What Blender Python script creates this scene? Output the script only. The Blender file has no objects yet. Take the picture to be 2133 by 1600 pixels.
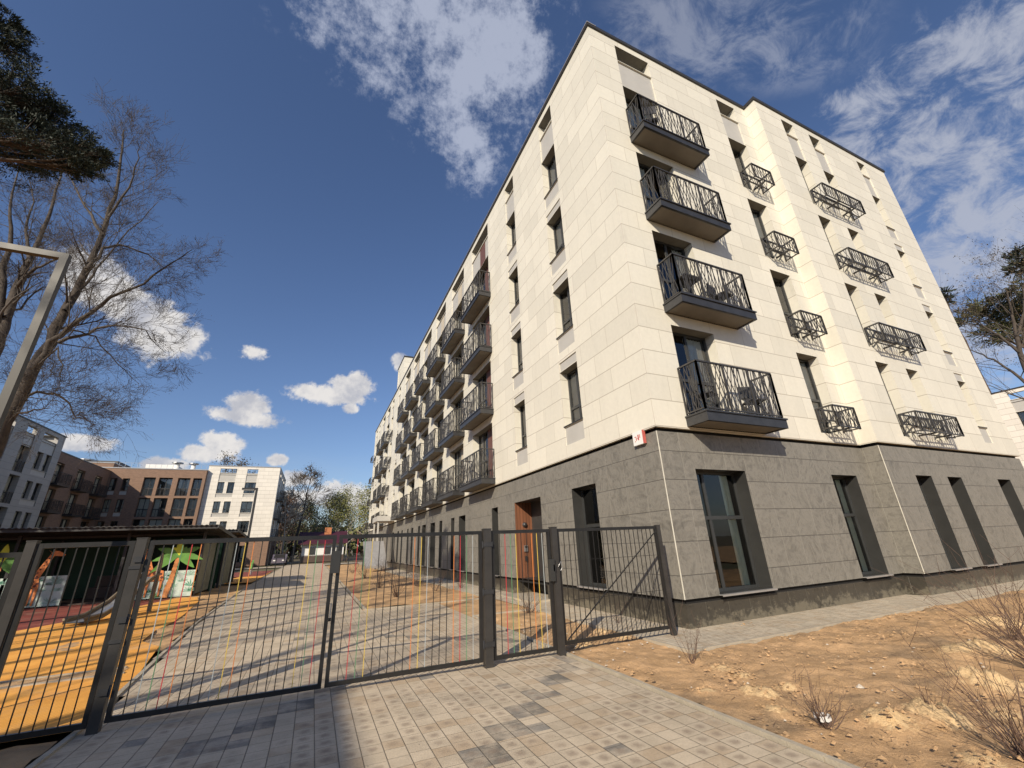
import bpy, math, random
from mathutils import Vector, Matrix, Quaternion, noise
random.seed(7)
D = bpy.data
SC = bpy.context.scene
COL = SC.collection

# ------------------------------------------------------------------ camera
CAMR = Matrix(((0.9129187963, -0.1123085710, -0.3923850866),
               (-0.4062011581, -0.3436423759, -0.8467056967),
               (-0.0397478366, 0.9323608220, -0.3593374558)))
CAMC = Vector((-6.32007, -6.49969, 1.6))
FPX, PW, PH = 861.9, 2133.0, 1600.0
cam = D.cameras.new('camera'); camo = D.objects.new('camera', cam); COL.objects.link(camo)
M = CAMR.to_4x4(); M.translation = CAMC
camo.matrix_world = M
cam.sensor_width = 36; cam.lens = 36*FPX/PW; cam.clip_start = .05; cam.clip_end = 3000
SC.camera = camo


def ray(px, py):
    return CAMR @ Vector(((px-PW/2)/FPX, -(py-PH/2)/FPX, -1))


def at(px, py, ax, v):
    """photo pixel -> point of the world plane  axis=v"""
    d = ray(px, py); t = (v-CAMC[ax])/d[ax]
    return CAMC+d*t


# ------------------------------------------------------------------ light
SUNV = Vector((1.03, 1.0, -.79)).normalized()
sl = D.lights.new('sun', 'SUN'); sl.energy = 5.0; sl.angle = math.radians(.5); sl.color = (1, .885, .715)
so = D.objects.new('sun', sl); COL.objects.link(so); so.rotation_mode = 'QUATERNION'
so.rotation_quaternion = SUNV.to_track_quat('-Z', 'Y')
so.location = (-40, -40, 40)
W = D.worlds.new('World'); SC.world = W; W.use_nodes = True
SC.view_settings.view_transform = 'Standard'; SC.view_settings.look = 'None'
SC.view_settings.exposure = 0.20; SC.view_settings.gamma = 1


class NT:
    """tiny helper for wiring nodes"""
    def __init__(s, tree): s.t = tree; s.n = tree.nodes; s.l = tree.links

    def set(s, sock, v):
        if isinstance(v, bpy.types.NodeSocket): s.l.new(v, sock)
        else:
            try: sock.default_value = v
            except Exception: sock.default_value = (v, v, v)

    def m(s, op, a, b=0., c=0., clamp=False):
        n = s.n.new('ShaderNodeMath'); n.operation = op; n.use_clamp = clamp
        s.set(n.inputs[0], a); s.set(n.inputs[1], b); s.set(n.inputs[2], c)
        return n.outputs[0]

    def v(s, op, a, b=(0, 0, 0), out=0, sc=None):
        n = s.n.new('ShaderNodeVectorMath'); n.operation = op
        s.set(n.inputs[0], a); s.set(n.inputs[1], b)
        if sc is not None: s.set(n.inputs[3], sc)
        return n.outputs[out]

    def noise(s, vec, scale, detail=4., rough=.5, dist=0., out=0):
        n = s.n.new('ShaderNodeTexNoise'); s.set(n.inputs['Vector'], vec); n.inputs['Scale'].default_value = scale
        n.inputs['Detail'].default_value = detail; n.inputs['Roughness'].default_value = rough
        n.inputs['Distortion'].default_value = dist
        return n.outputs[out]

    def ramp(s, f, a, b, c0=0., c1=1., smooth=True):
        n = s.n.new('ShaderNodeMapRange'); n.interpolation_type = 'SMOOTHSTEP' if smooth else 'LINEAR'
        s.set(n.inputs[0], f); s.set(n.inputs[1], a); s.set(n.inputs[2], b); s.set(n.inputs[3], c0); s.set(n.inputs[4], c1)
        return n.outputs[0]

    def mix(s, f, a, b, mode='MIX'):
        n = s.n.new('ShaderNodeMix'); n.data_type = 'RGBA'; n.blend_type = mode
        s.set(n.inputs[0], f)
        for k, q in ((6, a), (7, b)):
            if isinstance(q, (tuple, list)): q = (q[0], q[1], q[2], 1)
            s.set(n.inputs[k], q)
        return n.outputs[2]

    def white(s, vec, out=1):
        n = s.n.new('ShaderNodeTexWhiteNoise'); n.noise_dimensions = '3D'; s.set(n.inputs[0], vec)
        return n.outputs[out]

    def comb(s, x, y, z=0.):
        n = s.n.new('ShaderNodeCombineXYZ')
        for i, q in enumerate((x, y, z)): s.set(n.inputs[i], q)
        return n.outputs[0]

    def sep(s, v):
        n = s.n.new('ShaderNodeSeparateXYZ'); s.set(n.inputs[0], v); return n.outputs


def build_world():
    t = NT(W.node_tree); t.n.clear()
    out = t.n.new('ShaderNodeOutputWorld'); bg = t.n.new('ShaderNodeBackground'); t.l.new(bg.outputs[0], out.inputs[0])
    sky = t.n.new('ShaderNodeTexSky'); sky.sky_type = 'NISHITA'; sky.sun_disc = False
    sky.sun_elevation = math.radians(28.8); sky.sun_rotation = math.atan2(-1.03, -1.0)
    sky.altitude = 100; sky.air_density = 1.1; sky.dust_density = .6; sky.ozone_density = 1.6
    tc = t.n.new('ShaderNodeTexCoord').outputs['Generated']
    d = t.v('NORMALIZE', tc)
    n1 = t.noise(d, 15., 8, .62); n2 = t.noise(d, 52., 7, .68)
    nn = t.m('ADD', t.m('MULTIPLY', n1, .62), t.m('MULTIPLY', n2, .38))

    def blob(px, py, w, h, ang=0.):
        c = ray(px, py).normalized()
        # screen-free frame on the sky sphere: east-ish and up vectors turned by ang
        up = Vector((0, 0, 1)); e = c.cross(up).normalized(); u = e.cross(c).normalized()
        a = math.radians(ang); e2 = e*math.cos(a)+u*math.sin(a); u2 = u*math.cos(a)-e*math.sin(a)
        x = t.m('DIVIDE', t.v('DOT_PRODUCT', d, tuple(e2), 1), w); y = t.m('DIVIDE', t.v('DOT_PRODUCT', d, tuple(u2), 1), h)
        front = t.m('GREATER_THAN', t.v('DOT_PRODUCT', d, tuple(c), 1), .3)
        x = t.m('SUBTRACT', x, c.dot(e2)/w); y = t.m('SUBTRACT', y, c.dot(u2)/h)
        r = t.m('SQRT', t.m('ADD', t.m('MULTIPLY', x, x), t.m('MULTIPLY', y, y)))
        return t.m('MULTIPLY', t.m('SUBTRACT', 1., r, clamp=True), front), y
    # small fair-weather heaps: direction, half width, half height
    heaps = [(655, 820, .085, .032, 3), (735, 806, .070, .046, 0), (700, 826, .12, .028, 0), (730, 850, .028, .02, 0),
             (515, 846, .062, .050, 0), (510, 868, .098, .026, -3),
             (425, 945, .055, .028, 0), (462, 932, .050, .045, 0), (445, 918, .035, .03, 0),
             (528, 735, .040, .028, 0), (330, 690, .11, .085, -20), (220, 610, .13, .07, -20), (400, 705, .04, .05, -30),
             (640, 1035, .09, .03, 0), (700, 1030, .085, .045, 0), (745, 1040, .06, .032, 0), (620, 1000, .06, .03, 0), (578, 958, .028, .02, 0),
             (832, 755, .03, .03, 0), (180, 925, .07, .022, 0), (345, 968, .05, .02, 0)]
    tot = None; yy = None
    for h in heaps:
        mk, y = blob(*h)
        tot = mk if tot is None else t.m('MAXIMUM', tot, mk)
    dens = t.ramp(t.m('ADD', t.m('MULTIPLY', tot, 1.1), t.m('MULTIPLY', t.m('SUBTRACT', nn, .5), 2.3)), .26, .62)
    dens = t.m('MULTIPLY', dens, t.ramp(tot, .0, .32))
    # high broken patch and thin veils
    tot2 = None
    for h in [(900, 30, .32, .19, 0), (960, 170, .18, .19, 0), (985, 290, .10, .13, 0), (1000, 350, .05, .08, 0), (1040, 90, .13, .22, 0)]:
        mk, y = blob(*h); tot2 = mk if tot2 is None else t.m('MAXIMUM', tot2, mk)
    m1 = t.noise(d, 10., 8, .70); m2 = t.noise(d, 30., 8, .70)
    mm = t.m('ADD', t.m('MULTIPLY', m1, .55), t.m('MULTIPLY', m2, .45))
    dens2 = t.ramp(t.m('ADD', t.m('MULTIPLY', tot2, .85), t.m('MULTIPLY', t.m('SUBTRACT', mm, .5), 3.0)), .16, .80)
    dens2 = t.m('MULTIPLY', t.m('MULTIPLY', dens2, t.ramp(tot2, .0, .30)), .62)
    tot3 = None
    for h in [(2100, 250, .36, .20, -25), (2133, 60, .22, .10, -30), (2120, 480, .44, .30, 10), (2110, 640, .5, .22, 8), (1800, 210, .10, .04, -30)]:
        mk, y = blob(*h); tot3 = mk if tot3 is None else t.m('MAXIMUM', tot3, mk)
    dd = t.sep(d)
    st = t.comb(t.m('MULTIPLY', dd[0], 2.), t.m('MULTIPLY', dd[1], 6.5), t.m('MULTIPLY', dd[2], 9.))
    w1 = t.noise(st, 2.4, 9, .68, .4)
    dens3 = t.ramp(t.m('ADD', t.m('MULTIPLY', tot3, .85), t.m('MULTIPLY', t.m('SUBTRACT', w1, .5), 3.0)), .22, 1.05)
    dens3 = t.m('MULTIPLY', t.m('MULTIPLY', dens3, t.ramp(tot3, .0, .45)), .78)
    tot5 = None         # two faint veils over the roof
    for h in [(1430, 75, .20, .10, -38), (1640, 85, .16, .09, -38)]:
        mk, y = blob(*h); tot5 = mk if tot5 is None else t.m('MAXIMUM', tot5, mk)
    dens5 = t.m('MULTIPLY', t.m('MULTIPLY', t.ramp(w1, .40, .68), t.ramp(tot5, 0., .6)), .42)
    low = t.ramp(dd[2], .02, .22, 1., 0.)       # thin bank along the horizon
    w2 = t.noise(t.comb(t.m('MULTIPLY', dd[0], 3.), t.m('MULTIPLY', dd[1], 3.), t.m('MULTIPLY', dd[2], 16.)), 1.5, 6, .6)
    dens4 = t.m('MULTIPLY', t.m('MULTIPLY', low, t.ramp(w2, .45, .75)), .55)
    shade = t.ramp(t.noise(d, 16., 6, .6), .32, .60)
    ccol = t.mix(shade, (6.0, 6.1, 6.7), (10.0, 9.6, 9.2))
    blue = t.v('MULTIPLY', sky.outputs[0], (1.02, 1.12, 1.40))
    c = t.mix(dens3, blue, (5.9, 6.2, 7.2)); c = t.mix(dens5, c, (5.9, 6.2, 7.2)); c = t.mix(dens4, c, (6.0, 6.2, 6.7))
    c = t.mix(dens2, c, (7.3, 7.8, 9.3)); c = t.mix(t.m('MULTIPLY', dens, .95), c, ccol)
    t.l.new(c, bg.inputs[0]); bg.inputs[1].default_value = .073


build_world()

# ------------------------------------------------------------------ materials
MAT = {}


def newmat(name):
    m = D.materials.new(name); m.use_nodes = True; t = NT(m.node_tree)
    b = t.n['Principled BSDF']; MAT[name] = m
    return m, t, b


def simple(name, col, rough=.6, metal=0., var=.12, scale=6., bump=0., bscale=40., spec=.5):
    m, t, b = newmat(name)
    P = t.n.new('ShaderNodeTexCoord').outputs['Object']
    n = t.noise(P, scale, 5, .6)
    k = t.ramp(n, .3, .7, 1-var, 1+var, False)
    c = t.v('SCALE', tuple(col), sc=k)
    t.l.new(c, b.inputs['Base Color'])
    b.inputs['Roughness'].default_value = rough; b.inputs['Metallic'].default_value = metal
    b.inputs['Specular IOR Level'].default_value = spec
    if bump:
        bp = t.n.new('ShaderNodeBump'); bp.inputs['Strength'].default_value = bump; bp.inputs['Distance'].default_value = .02
        t.l.new(t.noise(P, bscale, 4, .6), bp.inputs['Height']); t.l.new(bp.outputs[0], b.inputs['Normal'])
    return m


def panel_mat(name, col, pw, ph, joint, hcol, vcol, jw=.006, var=.05, off=.5, zoff=.07, vein=0., rough=.5, bump=.15, uoff=0.):
    """rows of cladding slabs from the metre UVs: joints, slab-to-slab tone, stone veins"""
    m, t, b = newmat(name)
    uv = t.sep(t.n.new('ShaderNodeUVMap').outputs[0])
    rowf = t.m('DIVIDE', t.m('SUBTRACT', uv[1], zoff), ph); row = t.m('FLOOR', rowf)
    par = t.m('FLOORED_MODULO', row, 2.)
    uf = t.m('ADD', t.m('DIVIDE', t.m('ADD', uv[0], uoff), pw), t.m('MULTIPLY', par, off)); cl = t.m('FLOOR', uf)
    fz = t.m('MULTIPLY', t.m('PINGPONG', rowf, .5), ph); fu = t.m('MULTIPLY', t.m('PINGPONG', uf, .5), pw)
    jh = t.ramp(fz, jw, jw*1.8, 1., 0.); jv = t.ramp(fu, jw*.8, jw*1.5, 1., 0.)
    rnd = t.white(t.comb(cl, row, 3.)); r = t.sep(rnd)
    k = t.m('ADD', 1-var, t.m('MULTIPLY', r[0], 2*var))
    P = t.comb(t.m('ADD', uv[0], t.m('MULTIPLY', r[1], 40.)), t.m('ADD', uv[1], t.m('MULTIPLY', r[2], 40.)), 0.)
    fine = t.noise(P, 9., 6, .65)
    k = t.m('MULTIPLY', k, t.ramp(fine, .25, .75, 1-.05, 1+.05, False))
    c = t.v('SCALE', tuple(col), sc=k)
    hgt = t.noise(P, 30., 4, .6)
    if vein:
        # slate: slanted feathery folds, different on every slab
        P2 = t.comb(t.m('ADD', t.m('MULTIPLY', uv[0], 1.), t.m('MULTIPLY', r[1], 40.)),
                    t.m('ADD', t.m('MULTIPLY', t.m('ADD', uv[1], t.m('MULTIPLY', uv[0], t.m('SUBTRACT', r[0], .5))), .8), t.m('MULTIPLY', r[2], 30.)), 0.)
        a = t.noise(P2, 1.7, 10, .64, 2.4); c1 = t.noise(P2, 3.6, 9, .68, 3.2)
        ridge = t.m('SUBTRACT', 1., t.m('ABSOLUTE', t.m('MULTIPLY', t.m('SUBTRACT', a, .5), 7.)), clamp=True)
        ridge2 = t.m('SUBTRACT', 1., t.m('ABSOLUTE', t.m('MULTIPLY', t.m('SUBTRACT', c1, .5), 6.)), clamp=True)
        vv = t.m('ADD', t.m('MULTIPLY', ridge, .55), t.m('MULTIPLY', ridge2, .55))
        c = t.mix(t.m('MULTIPLY', vv, vein), c, tuple(min(1, q*1.9) for q in col))
        c = t.mix(t.ramp(t.noise(P2, 1.4, 5, .6, 1.), .5, .75, 0., .30), c, tuple(q*.62 for q in col))
        hgt = t.m('ADD', hgt, t.m('MULTIPLY', vv, 1.5))
    if name == 'plinth_clad':
        Q = t.comb(uv[0], t.m('MULTIPLY', uv[1], 1.3), 0.)
        e1 = t.noise(Q, 1.7, 9, .72, .6); e2 = t.noise(Q, 7., 6, .7)
        low = t.ramp(uv[1], .0, .32, .16, 0., False)
        c = t.mix(t.ramp(t.m('ADD', t.m('MULTIPLY', t.m('ADD', e1, e2), .5), low), .55, .66, 0., .8), c, (.17, .15, .11))
        hgt = t.noise(Q, 14., 7, .75)
    if name == 'white_clad':
        e1 = t.noise(t.comb(t.m('MULTIPLY', uv[0], 5.), t.m('MULTIPLY', uv[1], .5), 2.), 1., 7, .68)
        c = t.v('SCALE', c, sc=t.ramp(e1, .56, .74, 1., .90))
    st = t.noise(t.comb(t.m('MULTIPLY', uv[0], 1.2), t.m('MULTIPLY', uv[1], .16), 5.), 1.1, 5, .6)
    c = t.v('SCALE', c, sc=t.ramp(st, .3, .75, 1.03, .95, False))
    c = t.mix(t.m('MULTIPLY', jv, joint[1]), c, vcol)
    c = t.mix(t.m('MULTIPLY', jh, joint[0]), c, hcol)
    t.l.new(c, b.inputs['Base Color']); b.inputs['Roughness'].default_value = rough
    H = t.m('SUBTRACT', t.m('MULTIPLY', hgt, .25), t.m('MULTIPLY', t.m('MAXIMUM', jh, jv), 1.))
    bp = t.n.new('ShaderNodeBump'); bp.inputs['Strength'].default_value = bump; bp.inputs['Distance'].default_value = .01
    t.l.new(H, bp.inputs['Height']); t.l.new(bp.outputs[0], b.inputs['Normal'])
    return m


panel_mat('white_clad', (.655, .625, .535), 1.2, .6, (.85, .75), (.33, .29, .23), (.43, .39, .32), .0065, .06, .5, .22, rough=.55)
panel_mat('stone_clad', (.114, .107, .092), .64, .6, (.75, .50), (.04, .038, .034), (.36, .34, .29), .0045, .13, 0., .30, 1.0, .50, .5, .0)
panel_mat('plinth_clad', (.028, .025, .020), .6, .42, (.2, .35), (.03, .03, .03), (.15, .14, .11), .006, .3, .5, 0., 1.4, .35, .6)
panel_mat('brick_brown', (.225, .135, .088), .25, .075, (.5, .5), (.20, .15, .12), (.20, .15, .12), .006, .14, .5, 0., rough=.8)
panel_mat('white_far', (.70, .66, .585), 1.2, .6, (.55, .4), (.36, .33, .28), (.42, .38, .32), .022, .05, .5, .22, rough=.6)
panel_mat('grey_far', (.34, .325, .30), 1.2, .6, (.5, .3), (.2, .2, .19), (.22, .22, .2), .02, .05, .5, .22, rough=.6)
simple('spandrel', (.44, .425, .39), .5, 0, .05, 2.)
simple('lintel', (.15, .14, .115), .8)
simple('soffit_beige', (.155, .138, .112), .7, 0, .12, 1.6)
simple('dark_metal', (.050, .050, .052), .38, .35, .18, 5.)
simple('frame_metal', (.046, .048, .048), .42, .2, .12, 5.)
simple('rail_metal', (.055, .052, .050), .42, .25, .2, 8.)
simple('fence_metal', (.034, .033, .032), .36, .45, .16, 9.)
simple('post_metal', (.060, .056, .052), .38, .4, .16, 5.)
simple('reveal_metal', (.040, .040, .038), .42, .15, .12, 3.)
simple('black_gap', (.012, .011, .01), .9)
simple('sill_metal', (.42, .41, .40), .32, .5, .1, 3.)
simple('interior', (.045, .042, .036), .9, 0, .3, .8)
simple('curtain', (.74, .72, .66), .9, 0, .1, 3., .3, 14.)
simple('blind', (.72, .76, .60), .8, 0, .08, 3.)
simple('brown_panel', (.135, .062, .048), .55, 0, .10, 5.)
simple('beige_panel', (.50, .44, .34), .6, 0, .06, 3.)
simple('coping', (.055, .052, .048), .42, .4, .12, 3.)
simple('white_paint', (.75, .74, .71), .5, 0, .05, 8.)
simple('red_paint', (.48, .11, .09), .45, 0, .08, 9.)
simple('kerb_stone', (.40, .345, .26), .85, 0, .14, 5., .4, 60.)
simple('roof_dark', (.10, .10, .10), .8)
simple('bark', (.066, .053, .043), .9, 0, .35, 6., .6, 30.)
simple('bark_pine', (.085, .055, .038), .9, 0, .3, 5., .6, 25.)
simple('twig', (.070, .056, .045), .8, 0, .25, 4.)
simple('shrub_twig', (.115, .070, .050), .7, 0, .25, 7.)
simple('needle', (.017, .026, .013), .75, 0, .4, 3.)
simple('needle_olive', (.075, .080, .028), .75, 0, .4, 3.)
simple('spring_leaf', (.17, .17, .045), .7, 0, .35, 2.)
simple('bud', (.13, .095, .045), .8, 0, .3, 3.)
simple('russet_twig', (.10, .060, .040), .8, 0, .3, 3.)
simple('orange_paint', (.60, .20, .05), .5)
simple('yellow_paint', (.60, .43, .08), .45)
simple('green_paint', (.10, .24, .12), .45)
simple('scarlet_paint', (.48, .035, .045), .45)
simple('pale_paint', (.36, .39, .39), .45)
simple('corner_trim', (.62, .59, .50), .5)
simple('steel', (.42, .42, .42), .35, .7, .1, 6.)
simple('lamp_grey', (.052, .050, .045), .45, .2, .10, 3.)
simple('pav_green', (.010, .050, .022), .55, 0, .2, 2.)
simple('pav_brown', (.10, .065, .05), .7, 0, .2, 3.)
simple('pav_panel', (.20, .205, .155), .6, 0, .2, 1.8)
simple('pav_roof', (.05, .05, .05), .5, .3, .2, 2.)
simple('giraffe', (.72, .24, .07), .6, 0, .15, 6.)
simple('giraffe_spot', (.13, .035, .02), .6)
simple('palm_trunk', (.55, .22, .07), .6, 0, .2, 10.)
simple('palm_leaf', (.11, .27, .05), .5, 0, .25, 3.)
simple('palm_yellow', (.62, .66, .05), .5, 0, .2, 4.)
simple('mural_leaf', (.10, .30, .20), .6, 0, .2, 6.)
simple('mint_board', (.52, .62, .56), .6, 0, .08, 4.)
simple('mural_pale', (.30, .46, .38), .6, 0, .2, 6.)
simple('ply', (.20, .155, .10), .6, 0, .2, 4.)
simple('clay_brick', (.45, .17, .07), .8)
simple('tile_maroon', (.06, .012, .022), .6, 0, .2, 1.)
simple('car_paint', (.16, .14, .17), .3, .3)
simple('tyre', (.02, .02, .02), .9)
simple('stone_bit', (.48, .42, .34), .9, 0, .3, 30.)
simple('bark_birch', (.45, .42, .36), .8, 0, .3, 6.)

m, t, b = newmat('glass')     # clear pane that mirrors the sky by Fresnel
t.n.remove(b)
fr = t.n.new('ShaderNodeFresnel'); fr.inputs[0].default_value = 1.85
tr = t.n.new('ShaderNodeBsdfTransparent'); tr.inputs[0].default_value = (.90, .92, .90, 1)
gl = t.n.new('ShaderNodeBsdfGlossy'); gl.inputs['Roughness'].default_value = .01
P = t.n.new('ShaderNodeTexCoord').outputs['Object']
bp = t.n.new('ShaderNodeBump'); bp.inputs['Strength'].default_value = .03; bp.inputs['Distance'].default_value = .05
t.l.new(t.noise(P, 1.2, 2, .5), bp.inputs['Height']); t.l.new(bp.outputs[0], gl.inputs['Normal'])
mx = t.n.new('ShaderNodeMixShader'); t.l.new(fr.outputs[0], mx.inputs[0]); t.l.new(tr.outputs[0], mx.inputs[1]); t.l.new(gl.outputs[0], mx.inputs[2])
t.l.new(mx.outputs[0], t.n['Material Output'].inputs[0])

m, t, b = newmat('wood_clad')
uv = t.sep(t.n.new('ShaderNodeUVMap').outputs[0])
pl = t.m('DIVIDE', uv[0], .12); j = t.ramp(t.m('PINGPONG', pl, .5), .03, .07, 1., 0.)
r = t.white(t.comb(t.m('FLOOR', pl), 1., 0.), 0)
g = t.noise(t.comb(t.m('MULTIPLY', uv[0], 22.), t.m('MULTIPLY', uv[1], 1.6), t.m('MULTIPLY', r, 20.)), 1., 6, .6)
c = t.mix(g, (.235, .10, .052), (.14, .055, .028)); c = t.mix(j, c, (.03, .012, .006))
c = t.v('SCALE', c, sc=t.m('ADD', .85, t.m('MULTIPLY', r, .3)))
t.l.new(c, b.inputs['Base Color']); b.inputs['Roughness'].default_value = .5

m, t, b = newmat('soil')
P = t.n.new('ShaderNodeNewGeometry').outputs['Position']
at_ = t.n.new('ShaderNodeAttribute'); at_.attribute_name = 'clay'
n = t.noise(P, 2.3, 7, .65); n2 = t.noise(P, 22., 6, .7); n3 = t.noise(P, 1.0, 4, .55)
c = t.mix(t.ramp(n, .35, .65), (.60, .385, .205), (.46, .295, .155))
c = t.mix(t.ramp(n3, .5, .68), c, (.32, .22, .13))
c = t.mix(t.ramp(n2, .50, .72, 0., .6), c, (.52, .36, .23))
cl = t.ramp(t.m('ADD', at_.outputs['Fac'], t.m('MULTIPLY', t.m('SUBTRACT', n2, .5), 1.5)), .40, .66)
c = t.mix(cl, c, t.mix(t.noise(P, 45., 4, .7), (.58, .38, .18), (.84, .62, .36)))
t.l.new(c, b.inputs['Base Color']); b.inputs['Roughness'].default_value = .95; b.inputs['Specular IOR Level'].default_value = .1
bp = t.n.new('ShaderNodeBump'); bp.inputs['Strength'].default_value = .9; bp.inputs['Distance'].default_value = .03
t.l.new(t.noise(P, 28., 7, .72), bp.inputs['Height']); t.l.new(bp.outputs[0], b.inputs['Normal'])

m, t, b = newmat('ground')
P = t.n.new('ShaderNodeNewGeometry').outputs['Position']
c = t.mix(t.ramp(t.noise(P, .35, 7, .6), .4, .62), (.16, .115, .065), (.085, .095, .035))
c = t.mix(t.ramp(t.noise(P, 5., 6, .7), .45, .7, 0., .7), c, (.20, .14, .08))
t.l.new(c, b.inputs['Base Color']); b.inputs['Roughness'].default_value = .95


def paving_mat(name, cell, base):
    m, t, b = newmat(name)
    P = t.n.new('ShaderNodeNewGeometry').outputs['Position']
    s = t.sep(P)
    at_ = t.n.new('ShaderNodeAttribute'); at_.attribute_name = 'tone'
    ux = t.m('DIVIDE', s[0], cell[0]); cx = t.m('FLOOR', ux)
    uy = t.m('ADD', t.m('DIVIDE', s[1], cell[1]), t.m('MULTIPLY', t.white(t.comb(cx, 7., 1.), 0), .35))
    jx = t.ramp(t.m('MULTIPLY', t.m('PINGPONG', ux, .5), cell[0]), .0022, .0062, 1., 0.)
    jy = t.ramp(t.m('MULTIPLY', t.m('PINGPONG', uy, .5), cell[1]), .0020, .0055, 1., 0.)
    rr = t.sep(t.white(t.comb(cx, t.m('FLOOR', uy), 2.)))
    n = t.noise(P, 3.2, 7, .62); n2 = t.noise(P, 48., 6, .75); n3 = t.noise(P, .8, 4, .5); n4 = t.noise(P, 1.1, 8, .7, .8)
    c = t.mix(rr[0], tuple(q*.90 for q in base), tuple(q*1.08 for q in base))
    c = t.mix(t.m('MULTIPLY', t.m('GREATER_THAN', rr[1], .80), .5), c, (base[0]*.78, base[1]*.66, base[2]*.55))
    c = t.mix(at_.outputs['Fac'], c, t.mix(rr[0], (.165, .148, .122), (.25, .228, .195)))
    dust = t.m('MULTIPLY', t.ramp(n, .38, .66), .62)
    c = t.mix(dust, c, (.59, .49, .36))
    # damp/dusty centre spot on some blocks
    wob = t.m('MULTIPLY', t.m('SUBTRACT', t.noise(P, 26., 4, .65), .5), .38)
    ex = t.m('ADD', t.m('PINGPONG', ux, .5), wob); ey = t.m('ADD', t.m('PINGPONG', uy, .5), wob)
    spot = t.m('MULTIPLY', t.ramp(ex, .10, .46), t.ramp(ey, .10, .46))
    spot = t.m('MULTIPLY', spot, t.m('MULTIPLY', t.m('GREATER_THAN', rr[2], .22), t.ramp(n3, .40, .54)))
    c = t.mix(t.m('MULTIPLY', spot, .66), c, (.25, .19, .14))
    c = t.v('SCALE', c, sc=t.ramp(n2, .25, .75, .84, 1.14, False))
    c = t.v('SCALE', c, sc=t.ramp(n4, .38, .70, 1.05, .90))
    c = t.mix(t.m('MULTIPLY', t.m('MAXIMUM', jx, t.m('MULTIPLY', jy, .5)), t.ramp(n2, .2, .8, .95, .45)), c, (.085, .07, .052))
    t.l.new(c, b.inputs['Base Color']); b.inputs['Roughness'].default_value = .82; b.inputs['Specular IOR Level'].default_value = .3
    bp = t.n.new('ShaderNodeBump'); bp.inputs['Strength'].default_value = .7; bp.inputs['Distance'].default_value = .006
    t.l.new(t.m('SUBTRACT', t.m('ADD', t.m('MULTIPLY', n2, .6), t.m('MULTIPLY', rr[1], .35)), t.m('MAXIMUM', jx, jy)), bp.inputs['Height'])
    t.l.new(bp.outputs[0], b.inputs['Normal'])


paving_mat('paving', (.18, .18), (.50, .415, .30))
paving_mat('apron_paving', (.10, .20), (.52, .45, .34))

for nm, ca, cb in (('rubber_orange', (.86, .41, .07), (.74, .33, .05)), ('rubber_red', (.25, .050, .030), (.18, .035, .024))):
    m, t, b = newmat(nm)
    P = t.n.new('ShaderNodeNewGeometry').outputs['Position']
    c = t.mix(t.ramp(t.noise(P, 1.5, 5, .6), .35, .65), ca, cb)
    c = t.v('SCALE', c, sc=t.ramp(t.noise(P, 90., 3, .8), .3, .7, .80, 1.14, False))
    c = t.mix(t.ramp(t.noise(P, .9, 8, .7), .50, .72, 0., .38), c, (.42, .33, .22))
    t.l.new(c, b.inputs['Base Color']); b.inputs['Roughness'].default_value = .9

# ------------------------------------------------------------------ mesh building


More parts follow.
